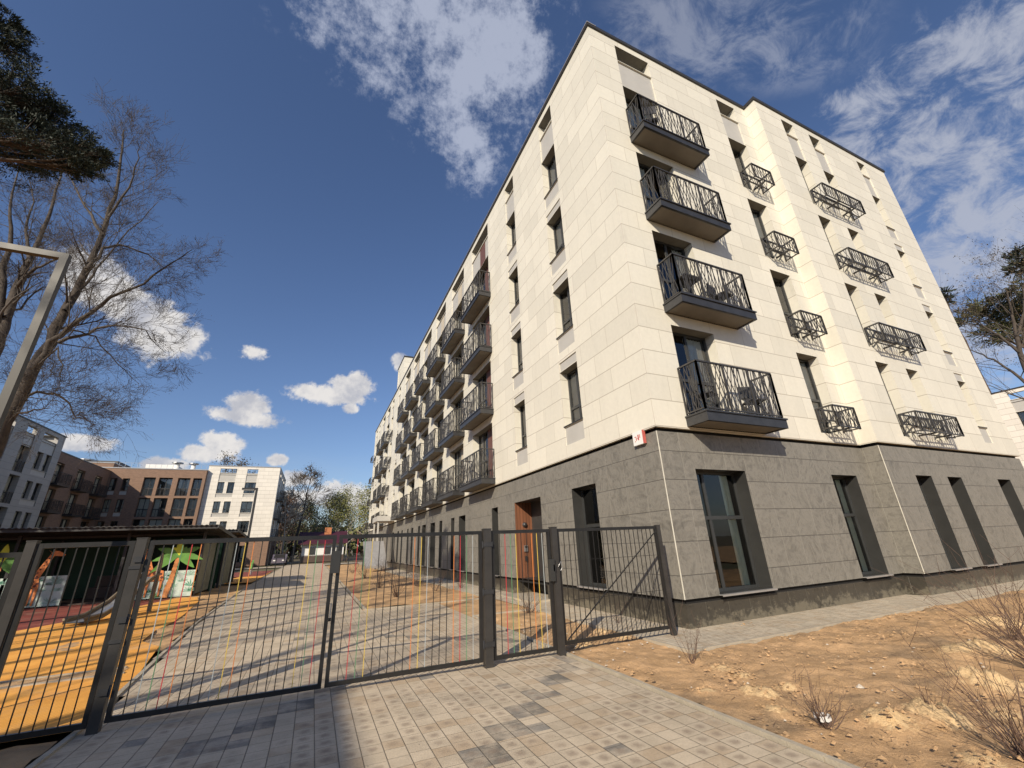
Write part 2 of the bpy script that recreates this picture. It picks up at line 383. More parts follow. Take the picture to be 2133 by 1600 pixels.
class MB:
    def __init__(s): s.v = []; s.f = []; s.mi = []; s.uv = []; s.mats = []; s.sm = []

    def mat(s, name):
        if name not in s.mats: s.mats.append(name)
        return s.mats.index(name)

    def face(s, pts, mat, n=None, smooth=False):
        pts = [Vector(p) for p in pts]
        nn = (pts[1]-pts[0]).cross(pts[2]-pts[0])
        if n is not None and nn.dot(Vector(n)) < 0: pts.reverse(); nn = -nn
        i = len(s.v); s.v += pts; s.f.append(tuple(range(i, i+len(pts)))); s.mi.append(s.mat(mat)); s.sm.append(smooth)
        a = [abs(q) for q in nn]; k = a.index(max(a))
        for p in pts: s.uv.append((p.y, p.z) if k == 0 else (p.x, p.z) if k == 1 else (p.x, p.y))

    def box(s, lo, hi, mat, skip=''):
        x0, y0, z0 = lo; x1, y1, z1 = hi
        F = {'-x': [(x0, y0, z0), (x0, y0, z1), (x0, y1, z1), (x0, y1, z0)], '+x': [(x1, y0, z0), (x1, y1, z0), (x1, y1, z1), (x1, y0, z1)],
             '-y': [(x0, y0, z0), (x1, y0, z0), (x1, y0, z1), (x0, y0, z1)], '+y': [(x0, y1, z0), (x0, y1, z1), (x1, y1, z1), (x1, y1, z0)],
             '-z': [(x0, y0, z0), (x0, y1, z0), (x1, y1, z0), (x1, y0, z0)], '+z': [(x0, y0, z1), (x1, y0, z1), (x1, y1, z1), (x0, y1, z1)]}
        for k, q in F.items():
            if k not in skip: s.face(q, mat)
        return s

    def bar(s, a, b, w, mat, h=None, caps=True):
        a, b = Vector(a), Vector(b); d = (b-a)
        if d.length < 1e-6: return
        d.normalize(); h = w if h is None else h
        ref = Vector((0, 0, 1)) if abs(d.z) < .9 else Vector((0, 1, 0))
        e = d.cross(ref).normalized()*w/2; u = e.cross(d).normalized()*h/2
        A = [a-e-u, a+e-u, a+e+u, a-e+u]; B = [p+(b-a) for p in A]
        for i in range(4):
            j = (i+1) % 4; s.face([A[i], A[j], B[j], B[i]], mat, (A[i]+A[j])/2-a)
        if caps: s.face(A, mat, -d); s.face(B, mat, d)

    def tube(s, pts, rad, mat, sides=6, smooth=True, cap=False):
        pts = [Vector(p) for p in pts]; rings = []
        prev = None
        base = len(s.v); mi = s.mat(mat)
        for i, p in enumerate(pts):
            d = (pts[min(i+1, len(pts)-1)]-pts[max(i-1, 0)])
            if d.length < 1e-9: d = Vector((0, 0, 1))
            d.normalize()
            if prev is None:
                e = d.cross(Vector((0, 0, 1)) if abs(d.z) < .9 else Vector((0, 1, 0))).normalized()
            else:
                e = (prev-d*prev.dot(d)); e = e.normalized() if e.length > 1e-6 else d.orthogonal().normalized()
            prev = e; u = d.cross(e); r = rad[i] if isinstance(rad, (list, tuple)) else rad
            for k in range(sides):
                a = 2*math.pi*k/sides; s.v.append(p+(e*math.cos(a)+u*math.sin(a))*r)
        for i in range(len(pts)-1):
            for k in range(sides):
                q = (k+1) % sides
                s.f.append((base+i*sides+k, base+i*sides+q, base+(i+1)*sides+q, base+(i+1)*sides+k)); s.mi.append(mi); s.sm.append(smooth)
                s.uv += [(k/sides, i), ((k+1)/sides, i), ((k+1)/sides, i+1), (k/sides, i+1)]
        if cap:
            for st in (0, len(pts)-1):
                s.f.append(tuple(base+st*sides+k for k in range(sides))); s.mi.append(mi); s.sm.append(False); s.uv += [(0, 0)]*sides

    def prism(s, poly, ax, lo, hi, mat, side=None):
        """polygon (2D) extruded along axis ax from lo to hi"""
        def P(q, w):
            if ax == 0: return (w, q[0], q[1])
            if ax == 1: return (q[0], w, q[1])
            return (q[0], q[1], w)
        n = len(poly); A = [P(q, lo) for q in poly]; B = [P(q, hi) for q in poly]
        nv = [0, 0, 0]; nv[ax] = 1
        s.face(A, mat, [-q for q in nv]); s.face(B, mat, nv)
        for i in range(n): s.face([A[i], A[(i+1) % n], B[(i+1) % n], B[i]], side or mat)

    def build(s, name, parent=None, label=None, loc=None, rotz=0):
        me = D.meshes.new(name)
        off = Vector((0, 0, 0))
        if parent is not None and loc is None:
            q = parent
            while q.parent is not None: q = q.parent
            off = WL.get(q.name, Vector((0, 0, 0)))
        if loc is None and parent is None: off = Vector((0, 0, 0))
        me.from_pydata([tuple(Vector(p)-off) for p in s.v], [], s.f)
        for q in s.mats: me.materials.append(MAT[q])
        me.polygons.foreach_set('material_index', s.mi); me.polygons.foreach_set('use_smooth', s.sm)
        uvl = me.uv_layers.new(name='UVMap'); flat = [c for q in s.uv for c in q]; uvl.data.foreach_set('uv', flat)
        me.validate(); me.update()
        o = D.objects.new(name, me); COL.objects.link(o)
        if parent is not None: o.parent = parent
        if loc is not None: o.location = Vector(loc)-(WL.get(parent.name, Vector()) if parent is not None and parent.type == 'EMPTY' else Vector())
        o.rotation_euler.z = rotz
        if label: o['label'] = label
        return o


WL = {}


def tag(o, label=None, cat=None, group=None, kind=None):
    if label: o['label'] = label
    if cat: o['category'] = cat
    if group: o['group'] = group
    if kind: o['kind'] = kind
    return o


def thing(name, label, cat, loc=(0, 0, 0), group=None, rotz=0):
    o = D.objects.new(name, None); COL.objects.link(o); o.location = loc; o.empty_display_size = .3; o.rotation_euler.z = rotz
    WL[o.name] = Vector(loc)
    return tag(o, label, cat, group)


def copy_tree(o, parent=None):
    c = o.copy(); COL.objects.link(c); c.parent = parent
    for ch in [q for q in D.objects if q.parent == o]: copy_tree(ch, c)
    return c


def facade(mb, o, u, n, u0, u1, z0, z1, holes, mat):
    """flat wall with holes (a,b,c,d,depth,reveal material[,back material]); o origin, u run, n outward"""
    o, u, n = Vector(o), Vector(u), Vector(n); Z = Vector((0, 0, 1))
    us = sorted({u0, u1, *[q for h in holes for q in h[:2] if u0 < q < u1]}); zs = sorted({z0, z1, *[q for h in holes for q in h[2:4] if z0 < q < z1]})
    P = lambda a, z, d=0.: o+u*a+Z*z-n*d
    for i in range(len(us)-1):
        run = None
        for j in range(len(zs)-1):
            cu, cz = (us[i]+us[i+1])/2, (zs[j]+zs[j+1])/2
            solid = not any(h[0] < cu < h[1] and h[2] < cz < h[3] for h in holes)
            if solid: run = run if run is not None else zs[j]
            if run is not None and (not solid or j == len(zs)-2):
                top = zs[j+1] if solid else zs[j]
                mb.face([P(us[i], run), P(us[i+1], run), P(us[i+1], top), P(us[i], top)], mat, n); run = None
    for h in holes:
        a, b_, c, d_, dep, rm = h[:6]
        mb.face([P(a, c), P(a, d_), P(a, d_, dep), P(a, c, dep)], rm, u); mb.face([P(b_, c), P(b_, d_), P(b_, d_, dep), P(b_, c, dep)], rm, -u)
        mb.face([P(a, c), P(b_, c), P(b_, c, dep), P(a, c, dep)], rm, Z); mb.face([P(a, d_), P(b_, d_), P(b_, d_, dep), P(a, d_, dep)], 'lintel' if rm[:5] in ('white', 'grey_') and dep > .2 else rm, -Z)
        if len(h) > 6 and h[6]: mb.face([P(a, c, dep), P(b_, c, dep), P(b_, d_, dep), P(a, d_, dep)], h[6], n)


# ------------------------------------------------------------------ window and balcony prototypes (local: x run, -y outward)
PROTO = {}


def win_meshes(w, h, kind):
    key = (round(w, 2), round(h, 2), kind)
    if key in PROTO: return PROTO[key]
    t_ = .055; f = MB()
    f.box((0, 0, 0), (t_, .07, h), 'frame_metal'); f.box((w-t_, 0, 0), (w, .07, h), 'frame_metal')
    f.box((t_, 0, 0), (w-t_, .07, t_), 'frame_metal'); f.box((t_, 0, h-t_), (w-t_, .07, h), 'frame_metal')
    tz = {'std': .50, 'door': 1.0, 'gf': h*.575, 'far': .5}[kind]
    f.box((t_, .004, tz), (w-t_, .066, tz+.075), 'frame_metal')
    if kind != 'gf' or w > 1.3:
        mx = w*.5 if kind != 'gf' else w*.33
        f.box((mx-.035, .008, t_), (mx+.035, .062, tz), 'frame_metal'); f.box((mx-.035, .008, tz+.075), (mx+.035, .062, h-t_), 'frame_metal')
    g = MB(); g.face([(t_, .035, t_), (w-t_, .035, t_), (w-t_, .035, h-t_), (t_, .035, h-t_)], 'glass', (0, -1, 0))
    meshes = []
    for nm, mb in (('window_frame', f), ('pane', g)):
        me = mb.build(nm); meshes.append(me.data); D.objects.remove(me)
    cm = []
    for v in range(4):
        c = MB(); cmat = 'blind' if kind == 'gf' else 'curtain'
        segs = {0: [(.04, .42)], 1: [(.50, .96)], 2: [(.04, .3), (.72, .96)], 3: [(.04, .96)]}[v]
        if kind == 'gf': segs = {0: [(.74, .93)], 1: [(.8, .93)], 2: [(.86, .95)], 3: [(.82, .90)]}[v]
        for a, b_ in segs:
            n = max(2, int((b_-a)*w/.05))
            for i in range(n):
                x0 = (a+(b_-a)*i/n)*w; x1 = (a+(b_-a)*(i+1)/n)*w; y0 = .10+.03*(i % 2); y1 = .10+.03*((i+1) % 2)
                c.face([(x0, y0, .05), (x1, y1, .05), (x1, y1, h-.06), (x0, y0, h-.06)], cmat, (0, -1, 0))
        o = c.build('curtain'); cm.append(o.data); D.objects.remove(o)
    s_ = MB(); dd_ = .38 if kind == 'gf' else .272; sm_ = 'sill_metal' if kind == 'gf' else 'dark_metal'
    s_.box((-.02, -dd_, -.016), (w+.02, .02, -.001), sm_); s_.box((-.02, -dd_-.006, -.034), (w+.02, -dd_, -.001), 'sill_metal' if kind == 'gf' else 'coping')
    o = s_.build('sill'); sm = o.data; D.objects.remove(o)
    PROTO[key] = (meshes, cm, sm)
    return PROTO[key]


def put_window(parent, loc, w, h, kind, rotz=0, sill=True, cur=None, depth=None):
    (fm, gm), cm, sm = win_meshes(w, h, kind)
    o = D.objects.new('window', fm); COL.objects.link(o); o.parent = parent
    o.location = Vector(loc)-WL.get(parent.name, Vector()); o.rotation_euler.z = rotz
    p = D.objects.new('pane', gm); COL.objects.link(p); p.parent = o
    if cur is None: cur = random.choice((0, 1, 2, 3, 3, 2, 4))
    if cur < 4:
        c = D.objects.new('curtain', cm[cur]); COL.objects.link(c); c.parent = o
    if sill:
        s_ = D.objects.new('sill', sm); COL.objects.link(s_); s_.parent = o
    return o


def railing(mb, pts, z0, z1, sp=.062, mat='rail_metal', seed=1, lean=.25):
    """rails and criss-cross flat bars following the open polyline pts (x,y)"""
    rnd = random.Random(seed)
    for i in range(len(pts)-1):
        a, b_ = Vector((*pts[i], 0)), Vector((*pts[i+1], 0)); L = (b_-a).length; d = (b_-a)/L
        for z, w in ((z1, .045), (z0+.03, .035)): mb.bar(a+Vector((0, 0, z)), b_+Vector((0, 0, z)), w, mat, w*.8)
        n = int(L/sp)
        for k in range(n):
            x = (k+.5)*L/n; ln = (1 if k % 2 else -1)*lean*rnd.choice((.15, .7, 1., 1.3))*rnd.uniform(.7, 1.1)
            xa = min(max(x-ln/2, .02), L-.02); xb = min(max(x+ln/2, .02), L-.02)
            mb.bar(a+d*xa+Vector((0, 0, z0+.04)), a+d*xb+Vector((0, 0, z1-.02)), .016, mat, .012, False)
        for x in ([0, L] if L < 1.2 else [0, L*.33, L*.66, L]):
            mb.bar(a+d*x+Vector((0, 0, z0)), a+d*x+Vector((0, 0, z1)), .038, mat, .038, False)


def balcony_proto(L, dep):
    """slab, soffit, railing; origin: wall line, left end, slab underside"""
    s = MB(); s.box((0, -dep, .0), (L, 0, .20), 'dark_metal', '-z'); s.box((-.02, -dep-.03, .20), (L+.02, 0, .235), 'dark_metal')
    s.box((0, -dep, -.0), (L, -dep+.05, .001), 'dark_metal')
    f = MB(); f.box((.06, -dep+.06, .02), (L-.06, -.005, .03), 'soffit_beige')
    s.face([(0, -dep, 0), (L, -dep, 0), (L, -dep+.06, .0), (0, -dep+.06, 0)], 'dark_metal', (0, 0, -1))
    s.face([(0, -dep, 0), (.06, -dep, 0), (.06, 0, 0), (0, 0, 0)], 'dark_metal', (0, 0, -1)); s.face([(L, -dep, 0), (L-.06, -dep, 0), (L-.06, 0, 0), (L, 0, 0)], 'dark_metal', (0, 0, -1))
    r = MB(); e = .05
    railing(r, [(e, -.01), (e, -dep+e), (L-e, -dep+e), (L-e, -.01)], .27, 1.40, seed=3)
    ms = []
    for nm, mb in (('balcony', s), ('soffit', f), ('railing', r)):
        o = mb.build(nm); ms.append(o.data); D.objects.remove(o)
    return ms


def basket_proto(L, dep):
    """open-bottomed metal cage for an outdoor unit"""
    r = MB(); railing(r, [(0, -.01), (0, -dep), (L, -dep), (L, -.01)], 0, .60, .07, seed=5, lean=.16)
    railing(r, [(0, -.03), (L, -.03)], .28, .60, .12, seed=6, lean=.1)
    b_ = MB()
    for x in (L*.3, L*.7) if L > 1.3 else (L*.5,): b_.bar((x, 0, .0), (x, -dep, .0), .05, 'rail_metal', .04)
    b_.bar((0, -dep*.5, .0), (L, -dep*.5, .0), .03, 'rail_metal', .03)
    ms = []
    for nm, mb in (('basket', r), ('bracket', b_)):
        o = mb.build(nm); ms.append(o.data); D.objects.remove(o)
    return ms


BAL = {}


def put_balcony(parent, loc, L, dep=.58, rotz=0):
    k = ('b', round(L, 2), dep)
    if k not in BAL: BAL[k] = balcony_proto(L, dep)
    ms = BAL[k]
    o = D.objects.new('balcony', ms[0]); COL.objects.link(o); o.parent = parent; o.location = Vector(loc)-WL.get(parent.name, Vector()); o.rotation_euler.z = rotz
    for nm, me in (('soffit', ms[1]), ('railing', ms[2])):
        q = D.objects.new(nm, me); COL.objects.link(q); q.parent = o
    return o


def put_basket(parent, loc, L, dep=.42, rotz=0):
    k = ('k', round(L, 2), dep)
    if k not in BAL: BAL[k] = basket_proto(L, dep)
    ms = BAL[k]
    o = D.objects.new('unit_basket', ms[0]); COL.objects.link(o); o.parent = parent; o.location = Vector(loc)-WL.get(parent.name, Vector()); o.rotation_euler.z = rotz
    q = D.objects.new('bracket', ms[1]); COL.objects.link(q); q.parent = o
    return o


# ------------------------------------------------------------------ the big building
BX, BY, J = 16.55, 55.0, -.43
ZB, ZT, ZDK = 3.80, 17.45, 16.1
LR = -math.pi/2       # local frame of the left (long) side: local x runs towards -Y
B = thing('apartment_building', 'long cream panelled apartment block with dark stone ground floor and rows of black railed balconies', 'building')


def main_building():
    wl, wr = MB(), MB(); g = MB(); sp_ = MB()
    wins = []          # (side, a, b, z0, z1, kind, depth)
    SL = .35
    # --- long side (x=0), run along y
    hl = []
    def slot(hs, a, b_): hs.append((a, b_, 16.4, 17.16, .45, 'white_clad'))
    def small_col(hs, side, a, b_, top=True):
        for k in range(4):
            z = 2.9*k
            hs.append((a, b_, 4.17+z, 4.70+z, .03, 'white_clad', 'spandrel'))
            hs.append((a, b_, 4.74+z, 6.44+z, SL, 'white_clad')); wins.append((side, a, b_, 4.74+z, 6.44+z, 'std', SL-.09))
            if k < 3: hs.append((a, b_, 6.46+z, 6.75+z, .03, 'white_clad', 'spandrel'))
        hs.append((a, b_, 15.15, 16.36, .05, 'white_clad', 'spandrel')); slot(hs, a, b_)
    small_col(hl, 'L', 2.63, 3.60); small_col(hl, 'L', 6.12, 7.05)
    dcols = [(9.32+3.97*i, 9.32+3.97*i+2.5) for i in range(6)]
    for i, (a, b_) in enumerate(dcols):
        for k in range(4):
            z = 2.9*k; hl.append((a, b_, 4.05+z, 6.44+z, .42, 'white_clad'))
            bm = 'brown_panel' if i == 0 else 'beige_panel'
            # infill of the recess: cladding at the near end, glazed door at the far end
            g_ = [(a, a+.45, 'white_clad'), (a+.45, a+1.3, bm)]
            for (p, q, mt) in g_:
                sp_ = MB(); sp_.face([(.30, p, 4.05+z), (.30, q, 4.05+z), (.30, q, 6.44+z), (.30, p, 6.44+z)], mt, (-1, 0, 0))
                if mt == bm: sp_.face([(.30, a+1.3, 4.05+z), (.44, a+1.3, 4.05+z), (.44, a+1.3, 6.44+z), (.30, a+1.3, 6.44+z)], bm, (0, 1, 0))
                sp_.build('infill_panel', B)
            wins.append(('L', a+1.3, b_, 4.09+z, 6.44+z, 'door', .30))
        hl.append((a, b_, 15.15, 16.36, .05, 'white_clad', 'spandrel')); slot(hl, a, b_)
        sp_ = MB(); sp_.face([(.04, a+.5, 15.17), (.04, a+1.25, 15.17), (.04, a+1.25, 16.34), (.04, a+.5, 16.34)], 'brown_panel' if i == 0 else 'beige_panel', (-1, 0, 0)); sp_.build('infill_panel', B)
    # far part
    small_col(hl, 'L', 34.3, 35.3)
    small_col(hl, 'L', 38.3, 39.5)
    for a in (41.0, 44.9):
        for k in range(4):
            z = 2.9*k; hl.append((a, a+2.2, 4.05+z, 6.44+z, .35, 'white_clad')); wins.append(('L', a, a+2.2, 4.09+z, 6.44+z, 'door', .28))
        hl.append((a, a+2.2, 15.15, 16.36, .05, 'white_clad', 'spandrel')); slot(hl, a, a+2.2)
    small_col(hl, 'L', 49.6, 50.6); small_col(hl, 'L', 52.4, 53.6)
    facade(wl, (0, 0, 0), (0, 1, 0), (-1, 0, 0), 0, BY, ZB, ZT, hl, 'white_clad')
    # --- short side, two planes
    h1, h2 = [], []
    for (hs, off, cols) in ((h1, 0, ((1.04, 2.48, 'door'), (5.80, 6.78, 'door'))), (h2, J, ((8.95, 9.70, 'door'), (10.72, 11.46, 'door')))):
        for a, b_, kd in cols:
            for k in range(4):
                z = 2.9*k; hs.append((a, b_, 4.05+z, 6.44+z, .36, 'white_clad')); wins.append(('R', a, b_, 4.09+z, 6.44+z, kd, .27, off))
            hs.append((a, b_, 15.15, 16.38, .05, 'white_clad', 'spandrel')); slot(hs, a, b_)
    nw = len(wins); small_col(h2, 'R', 14.15, 14.78)
    for i in range(nw, len(wins)): wins[i] = wins[i]+(J,)
    facade(wr, (0, 0, 0), (1, 0, 0), (0, -1, 0), 0, 7.45, ZB, ZT, h1, 'white_clad')
    facade(wr, (0, J, 0), (1, 0, 0), (0, -1, 0), 7.45, BX, ZB, ZT, h2, 'white_clad')
    wr.face([(7.45, 0, ZB), (7.45, J, ZB), (7.45, J, ZT), (7.45, 0, ZT)], 'white_clad', (-1, 0, 0))
    for mb in (wr,):
        mb.face([(BX, J, ZB), (BX, BY, ZB), (BX, BY, ZT), (BX, J, ZT)], 'white_clad', (1, 0, 0))
        mb.face([(0, BY, ZB), (BX, BY, ZB), (BX, BY, ZT), (0, BY, ZT)], 'white_clad', (0, 1, 0))
    # underside lip of the cladding
    wl.face([(0, 0, ZB), (.09, 0, ZB), (.09, BY, ZB), (0, BY, ZB)], 'white_clad', (0, 0, -1))
    wr.face([(0, 0, ZB), (7.45, 0, ZB), (7.45, .09, ZB), (0, .09, ZB)], 'white_clad', (0, 0, -1)); wr.face([(7.45, J, ZB), (BX, J, ZB), (BX, J+.09, ZB), (7.45, J+.09, ZB)], 'white_clad', (0, 0, -1))
    # parapet back faces with the same slots (open to the sky)
    pl = [(h[0], h[1], h[2], h[3], 0., 'white_clad') for h in hl if h[2] == 16.4]
    facade(wl, (.45, 0, 0), (0, 1, 0), (1, 0, 0), .45, BY, ZDK, ZT, pl, 'white_clad')
    p1 = [(h[0], h[1], h[2], h[3], 0., 'white_clad') for h in h1 if h[2] == 16.4]; p2 = [(h[0], h[1], h[2], h[3], 0., 'white_clad') for h in h2 if h[2] == 16.4]
    facade(wr, (0, .45, 0), (1, 0, 0), (0, 1, 0), .45, 7.45, ZDK, ZT, p1, 'white_clad')
    facade(wr, (0, J+.45, 0), (1, 0, 0), (0, 1, 0), 7.45, BX, ZDK, ZT, p2, 'white_clad')
    wl.build('wall', B, 'cream panelled wall of the long side'); wr.build('wall', B, 'cream panelled wall of the short side with a step in it')
    # --- roof deck, coping, stair tower
    r = MB(); r.face([(.45, .45, ZDK), (BX, .45, ZDK), (BX, BY, ZDK), (.45, BY, ZDK)], 'roof_dark', (0, 0, 1)); r.face([(7.5, J+.45, ZDK), (BX, J+.45, ZDK), (BX, .45, ZDK), (7.5, .45, ZDK)], 'roof_dark', (0, 0, 1))
    r.build('roof', B)
    c = MB(); e = .05; z0, z1 = ZT, ZT+.13
    c.box((-e, -e, z0), (.50, BY+e, z1), 'coping'); c.box((.50, -e, z0), (7.45-e, .50, z1), 'coping')
    c.box((7.45-e, J-e, z0), (BX+e, .50, z1), 'coping'); c.box((BX-.4, .50, z0), (BX+e, BY+e, z1), 'coping'); c.box((.5, BY-.4, z0), (BX-.4, BY+e, z1), 'coping')
    c.box((-e-.012, -e-.012, z1-.03), (.3, BY, z1+.012), 'sill_metal', '')
    c.build('coping', B)
    tw = MB(); facade(tw, (.003, 0, 0), (0, 1, 0), (-1, 0, 0), 33.2, 37.0, ZT+.143, 20.0, [(36.2, 36.7, 18.0, 19.7, .2, 'white_clad', 'spandrel')], 'white_clad')
    tw.face([(.003, 33.2, ZT+.143), (6, 33.2, ZT+.143), (6, 33.2, 20), (.003, 33.2, 20)], 'white_clad', (0, -1, 0)); tw.face([(.003, 37, ZT+.143), (6, 37, ZT+.143), (6, 37, 20), (.003, 37, 20)], 'white_clad', (0, 1, 0))
    tw.face([(6, 33.2, ZT+.143), (6, 37, ZT+.143), (6, 37, 20), (6, 33.2, 20)], 'white_clad', (1, 0, 0)); tw.box((-.05, 33.15, 20), (6.05, 37.05, 20.13), 'coping')
    tw.build('stair_tower', B)
    # --- ground floor
    gs = MB(); gx = .05
    gl_ = [(2.45, 3.60), (9.05, 9.69), (13.12, 14.15), (14.92, 15.52), (17.27, 17.86), (18.90, 19.96), (21.23, 22.30), (22.94, 23.57), (25.17, 25.90), (26.94, 27.47), (29.33, 29.93), (31.04, 31.86),
           (33.65, 34.59), (40.2, 40.9), (42.1, 43.1), (44.6, 45.4), (47.3, 48.2), (50.1, 50.9), (52.6, 53.4)]
    hg = [(a, b_, .52, 2.95, .36, 'reveal_metal') for a, b_ in gl_]
    for a, b_ in gl_: wins.append(('L', a, b_, .52, 2.95, 'gf', .30))
    hg.append((5.47, 7.46, .50, 2.95, .75, 'reveal_metal'))
    facade(gs, (gx, 0, 0), (0, 1, 0), (-1, 0, 0), gx, BY, .5, 3.72, hg, 'stone_clad')
    g1 = [(.96, 2.50), (5.74, 6.85)]; g2 = [(8.87, 9.73), (10.66, 11.52), (13.95, 14.90)]
    for gg, off in ((g1, 0), (g2, J)):
        for a, b_ in gg: wins.append(('R', a, b_, .52, 2.94, 'gf', .30, off))
    facade(gs, (0, gx, 0), (1, 0, 0), (0, -1, 0), gx, 7.5, .5, 3.72, [(a, b_, .52, 2.94, .36, 'reveal_metal') for a, b_ in g1], 'stone_clad')
    facade(gs, (0, J+gx, 0), (1, 0, 0), (0, -1, 0), 7.5, BX-gx, .5, 3.72, [(a, b_, .52, 2.94, .36, 'reveal_metal') for a, b_ in g2], 'stone_clad')
    gs.face([(7.5, gx, .5), (7.5, J+gx, .5), (7.5, J+gx, 3.72), (7.5, gx, 3.72)], 'stone_clad', (-1, 0, 0))
    gs.face([(BX-gx, J+gx, .5), (BX-gx, BY, .5), (BX-gx, BY, 3.72), (BX-gx, J+gx, 3.72)], 'stone_clad', (1, 0, 0)); gs.face([(gx, BY-.05, .5), (BX, BY-.05, .5), (BX, BY-.05, 3.72), (gx, BY-.05, 3.72)], 'stone_clad', (0, 1, 0))
    # corner trim
    for q in ((gx-.006, gx-.006), (7.5-.006, J+gx-.006)):
        gs.bar((q[0], q[1], .5), (q[0], q[1], 3.715), .015, 'corner_trim')
    gs.build('ground_floor_wall', B, 'dark grey veined stone slabs of the ground floor')
    # gaps above and below the stone
    k = MB()
    for z0, z1 in ((3.72, ZB), (.40, .5)):
        k.face([(.12, .12, z0), (.12, BY-.1, z0), (.12, BY-.1, z1), (.12, .12, z1)], 'black_gap', (-1, 0, 0)); k.face([(.12, .12, z0), (7.57, .12, z0), (7.57, .12, z1), (.12, .12, z1)], 'black_gap', (0, -1, 0))
        k.face([(7.57, .12, z0), (7.57, J+.12, z0), (7.57, J+.12, z1), (7.57, .12, z1)], 'black_gap', (-1, 0, 0)); k.face([(7.57, J+.12, z0), (BX-.1, J+.12, z0), (BX-.1, J+.12, z1), (7.57, J+.12, z1)], 'black_gap', (0, -1, 0))
    k.face([(gx, gx, .5), (.12, gx, .5), (.12, BY-.1, .5), (gx, BY-.1, .5)], 'black_gap', (0, 0, -1)); k.face([(gx, gx, .5), (BX-.1, gx, .5), (BX-.1, .12, .5), (gx, .12, .5)], 'black_gap', (0, 0, -1)); k.face([(7.5, J+gx, .5), (BX-.1, J+gx, .5), (BX-.1, J+.12, .5), (7.5, J+.12, .5)], 'black_gap', (0, 0, -1))
    k.build('shadow_gap', B)
    p = MB(); c0 = .10
    for (a, b_) in ((c0, 5.47), (7.46, BY)): p.face([(c0, a, -.1), (c0, b_, -.1), (c0, b_, .42), (c0, a, .42)], 'plinth_clad', (-1, 0, 0)); p.face([(c0, a, .42), (c0+.1, a, .42), (c0+.1, b_, .42), (c0, b_, .42)], 'plinth_clad', (0, 0, 1))
    p.face([(c0, c0, -.1), (7.55, c0, -.1), (7.55, c0, .42), (c0, c0, .42)], 'plinth_clad', (0, -1, 0)); p.face([(7.55, c0, -.1), (7.55, J+c0, -.1), (7.55, J+c0, .42), (7.55, c0, .42)], 'plinth_clad', (-1, 0, 0))
    p.face([(7.55, J+c0, -.1), (BX-.1, J+c0, -.1), (BX-.1, J+c0, .42), (7.55, J+c0, .42)], 'plinth_clad', (0, -1, 0)); p.face([(c0, 5.47, -.1), (.8, 5.47, -.1), (.8, 5.47, .5), (c0, 5.47, .5)], 'plinth_clad', (0, 1, 0)); p.face([(c0, 7.46, -.1), (.8, 7.46, -.1), (.8, 7.46, .5), (c0, 7.46, .5)], 'plinth_clad', (0, -1, 0))
    p.build('plinth', B, 'black stone plinth with chalky stains')
    # dark rooms behind the windows, one slab per storey
    i_ = MB()
    lv = [(.45, 3.6)]+[(3.95+2.9*q, 6.70+2.9*q) for q in range(4)]
    for z0, z1 in lv: i_.box((.5, .5, z0), (BX-.5, 8., z1), 'interior') if False else None
    for n_, (z0, z1) in enumerate(lv):
        yb = 8. if n_ == 0 else .0
        i_.face([(2.2, 2.2, z0), (2.2, BY-1, z0), (2.2, BY-1, z1), (2.2, 2.2, z1)], 'interior', (-1, 0, 0)); i_.face([(2.2, 2.2, z0), (BX-1, 2.2, z0), (BX-1, 2.2, z1), (2.2, 2.2, z1)], 'interior', (0, -1, 0))
        for z, s_ in ((z0, 1), (z1, -1)):
            i_.face([(.46, .46, z), (2.2, .46, z), (2.2, BY-1, z), (.46, BY-1, z)], 'interior', (0, 0, s_)); i_.face([(2.2, J+.46 if False else .4, z), (BX-1, .4, z), (BX-1, 2.2, z), (2.2, 2.2, z)], 'interior', (0, 0, s_))
    i_.build('room_interior', B)
    # windows
    for w in wins:
        side, a, b_, z0, z1, kind, dep = w[:7]; off = w[7] if len(w) > 7 else 0
        gxo = gx if kind == 'gf' else 0
        if side == 'L': put_window(B, (dep+gxo, b_, z0), b_-a, z1-z0, kind, LR, kind in ('std', 'gf') and b_ < 30, None if kind != 'gf' else random.randrange(4))
        else: put_window(B, (a, off+dep+gxo, z0), b_-a, z1-z0, kind, 0, kind in ('std', 'gf'), None if kind != 'gf' else (0 if a < 1 else random.randrange(4)))
    # balconies and baskets
    for k in range(4):
        z = 3.85+2.9*k
        put_balcony(B, (.92, 0, z), 2.58, .58, 0)
        for i in range(6): put_balcony(B, (0, 9.1+3.97*i+2.85, z), 2.85, .60, LR)
        put_basket(B, (5.86, 0, z+.26), .98, .42, 0); put_basket(B, (9.07, J, z+.26), 2.42, .40, 0)
        for yy, L in ((40.0, 2.0), (54.2, 2.0)): put_basket(B, (0, yy, z+.3), L, .46, LR)
        for yy in (43.5, 47.5): put_balcony(B, (0, yy, z), 3.0, .55, LR)
    # entrance
    en = MB()
    en.face([(gx, 7.457, .5), (.8, 7.457, .5), (.8, 7.457, 2.95), (gx, 7.457, 2.95)], 'wood_clad', (0, -1, 0))
    en.build('door_cladding', B)
    d = MB(); d.box((.70, 5.47, .05), (.76, 7.457, 2.95), 'frame_metal'); d.box((.66, 5.60, .08), (.70, 6.60, 2.15), 'dark_metal'); d.box((.64, 6.45, 1.0), (.66, 6.49, 1.5), 'steel')
    do = d.build('entrance_door', B)
    q = MB(); q.face([(.655, 5.7, .4), (.655, 6.35, .4), (.655, 6.35, 2.05), (.655, 5.7, 2.05)], 'glass', (-1, 0, 0)); q.build('door_glass', do)
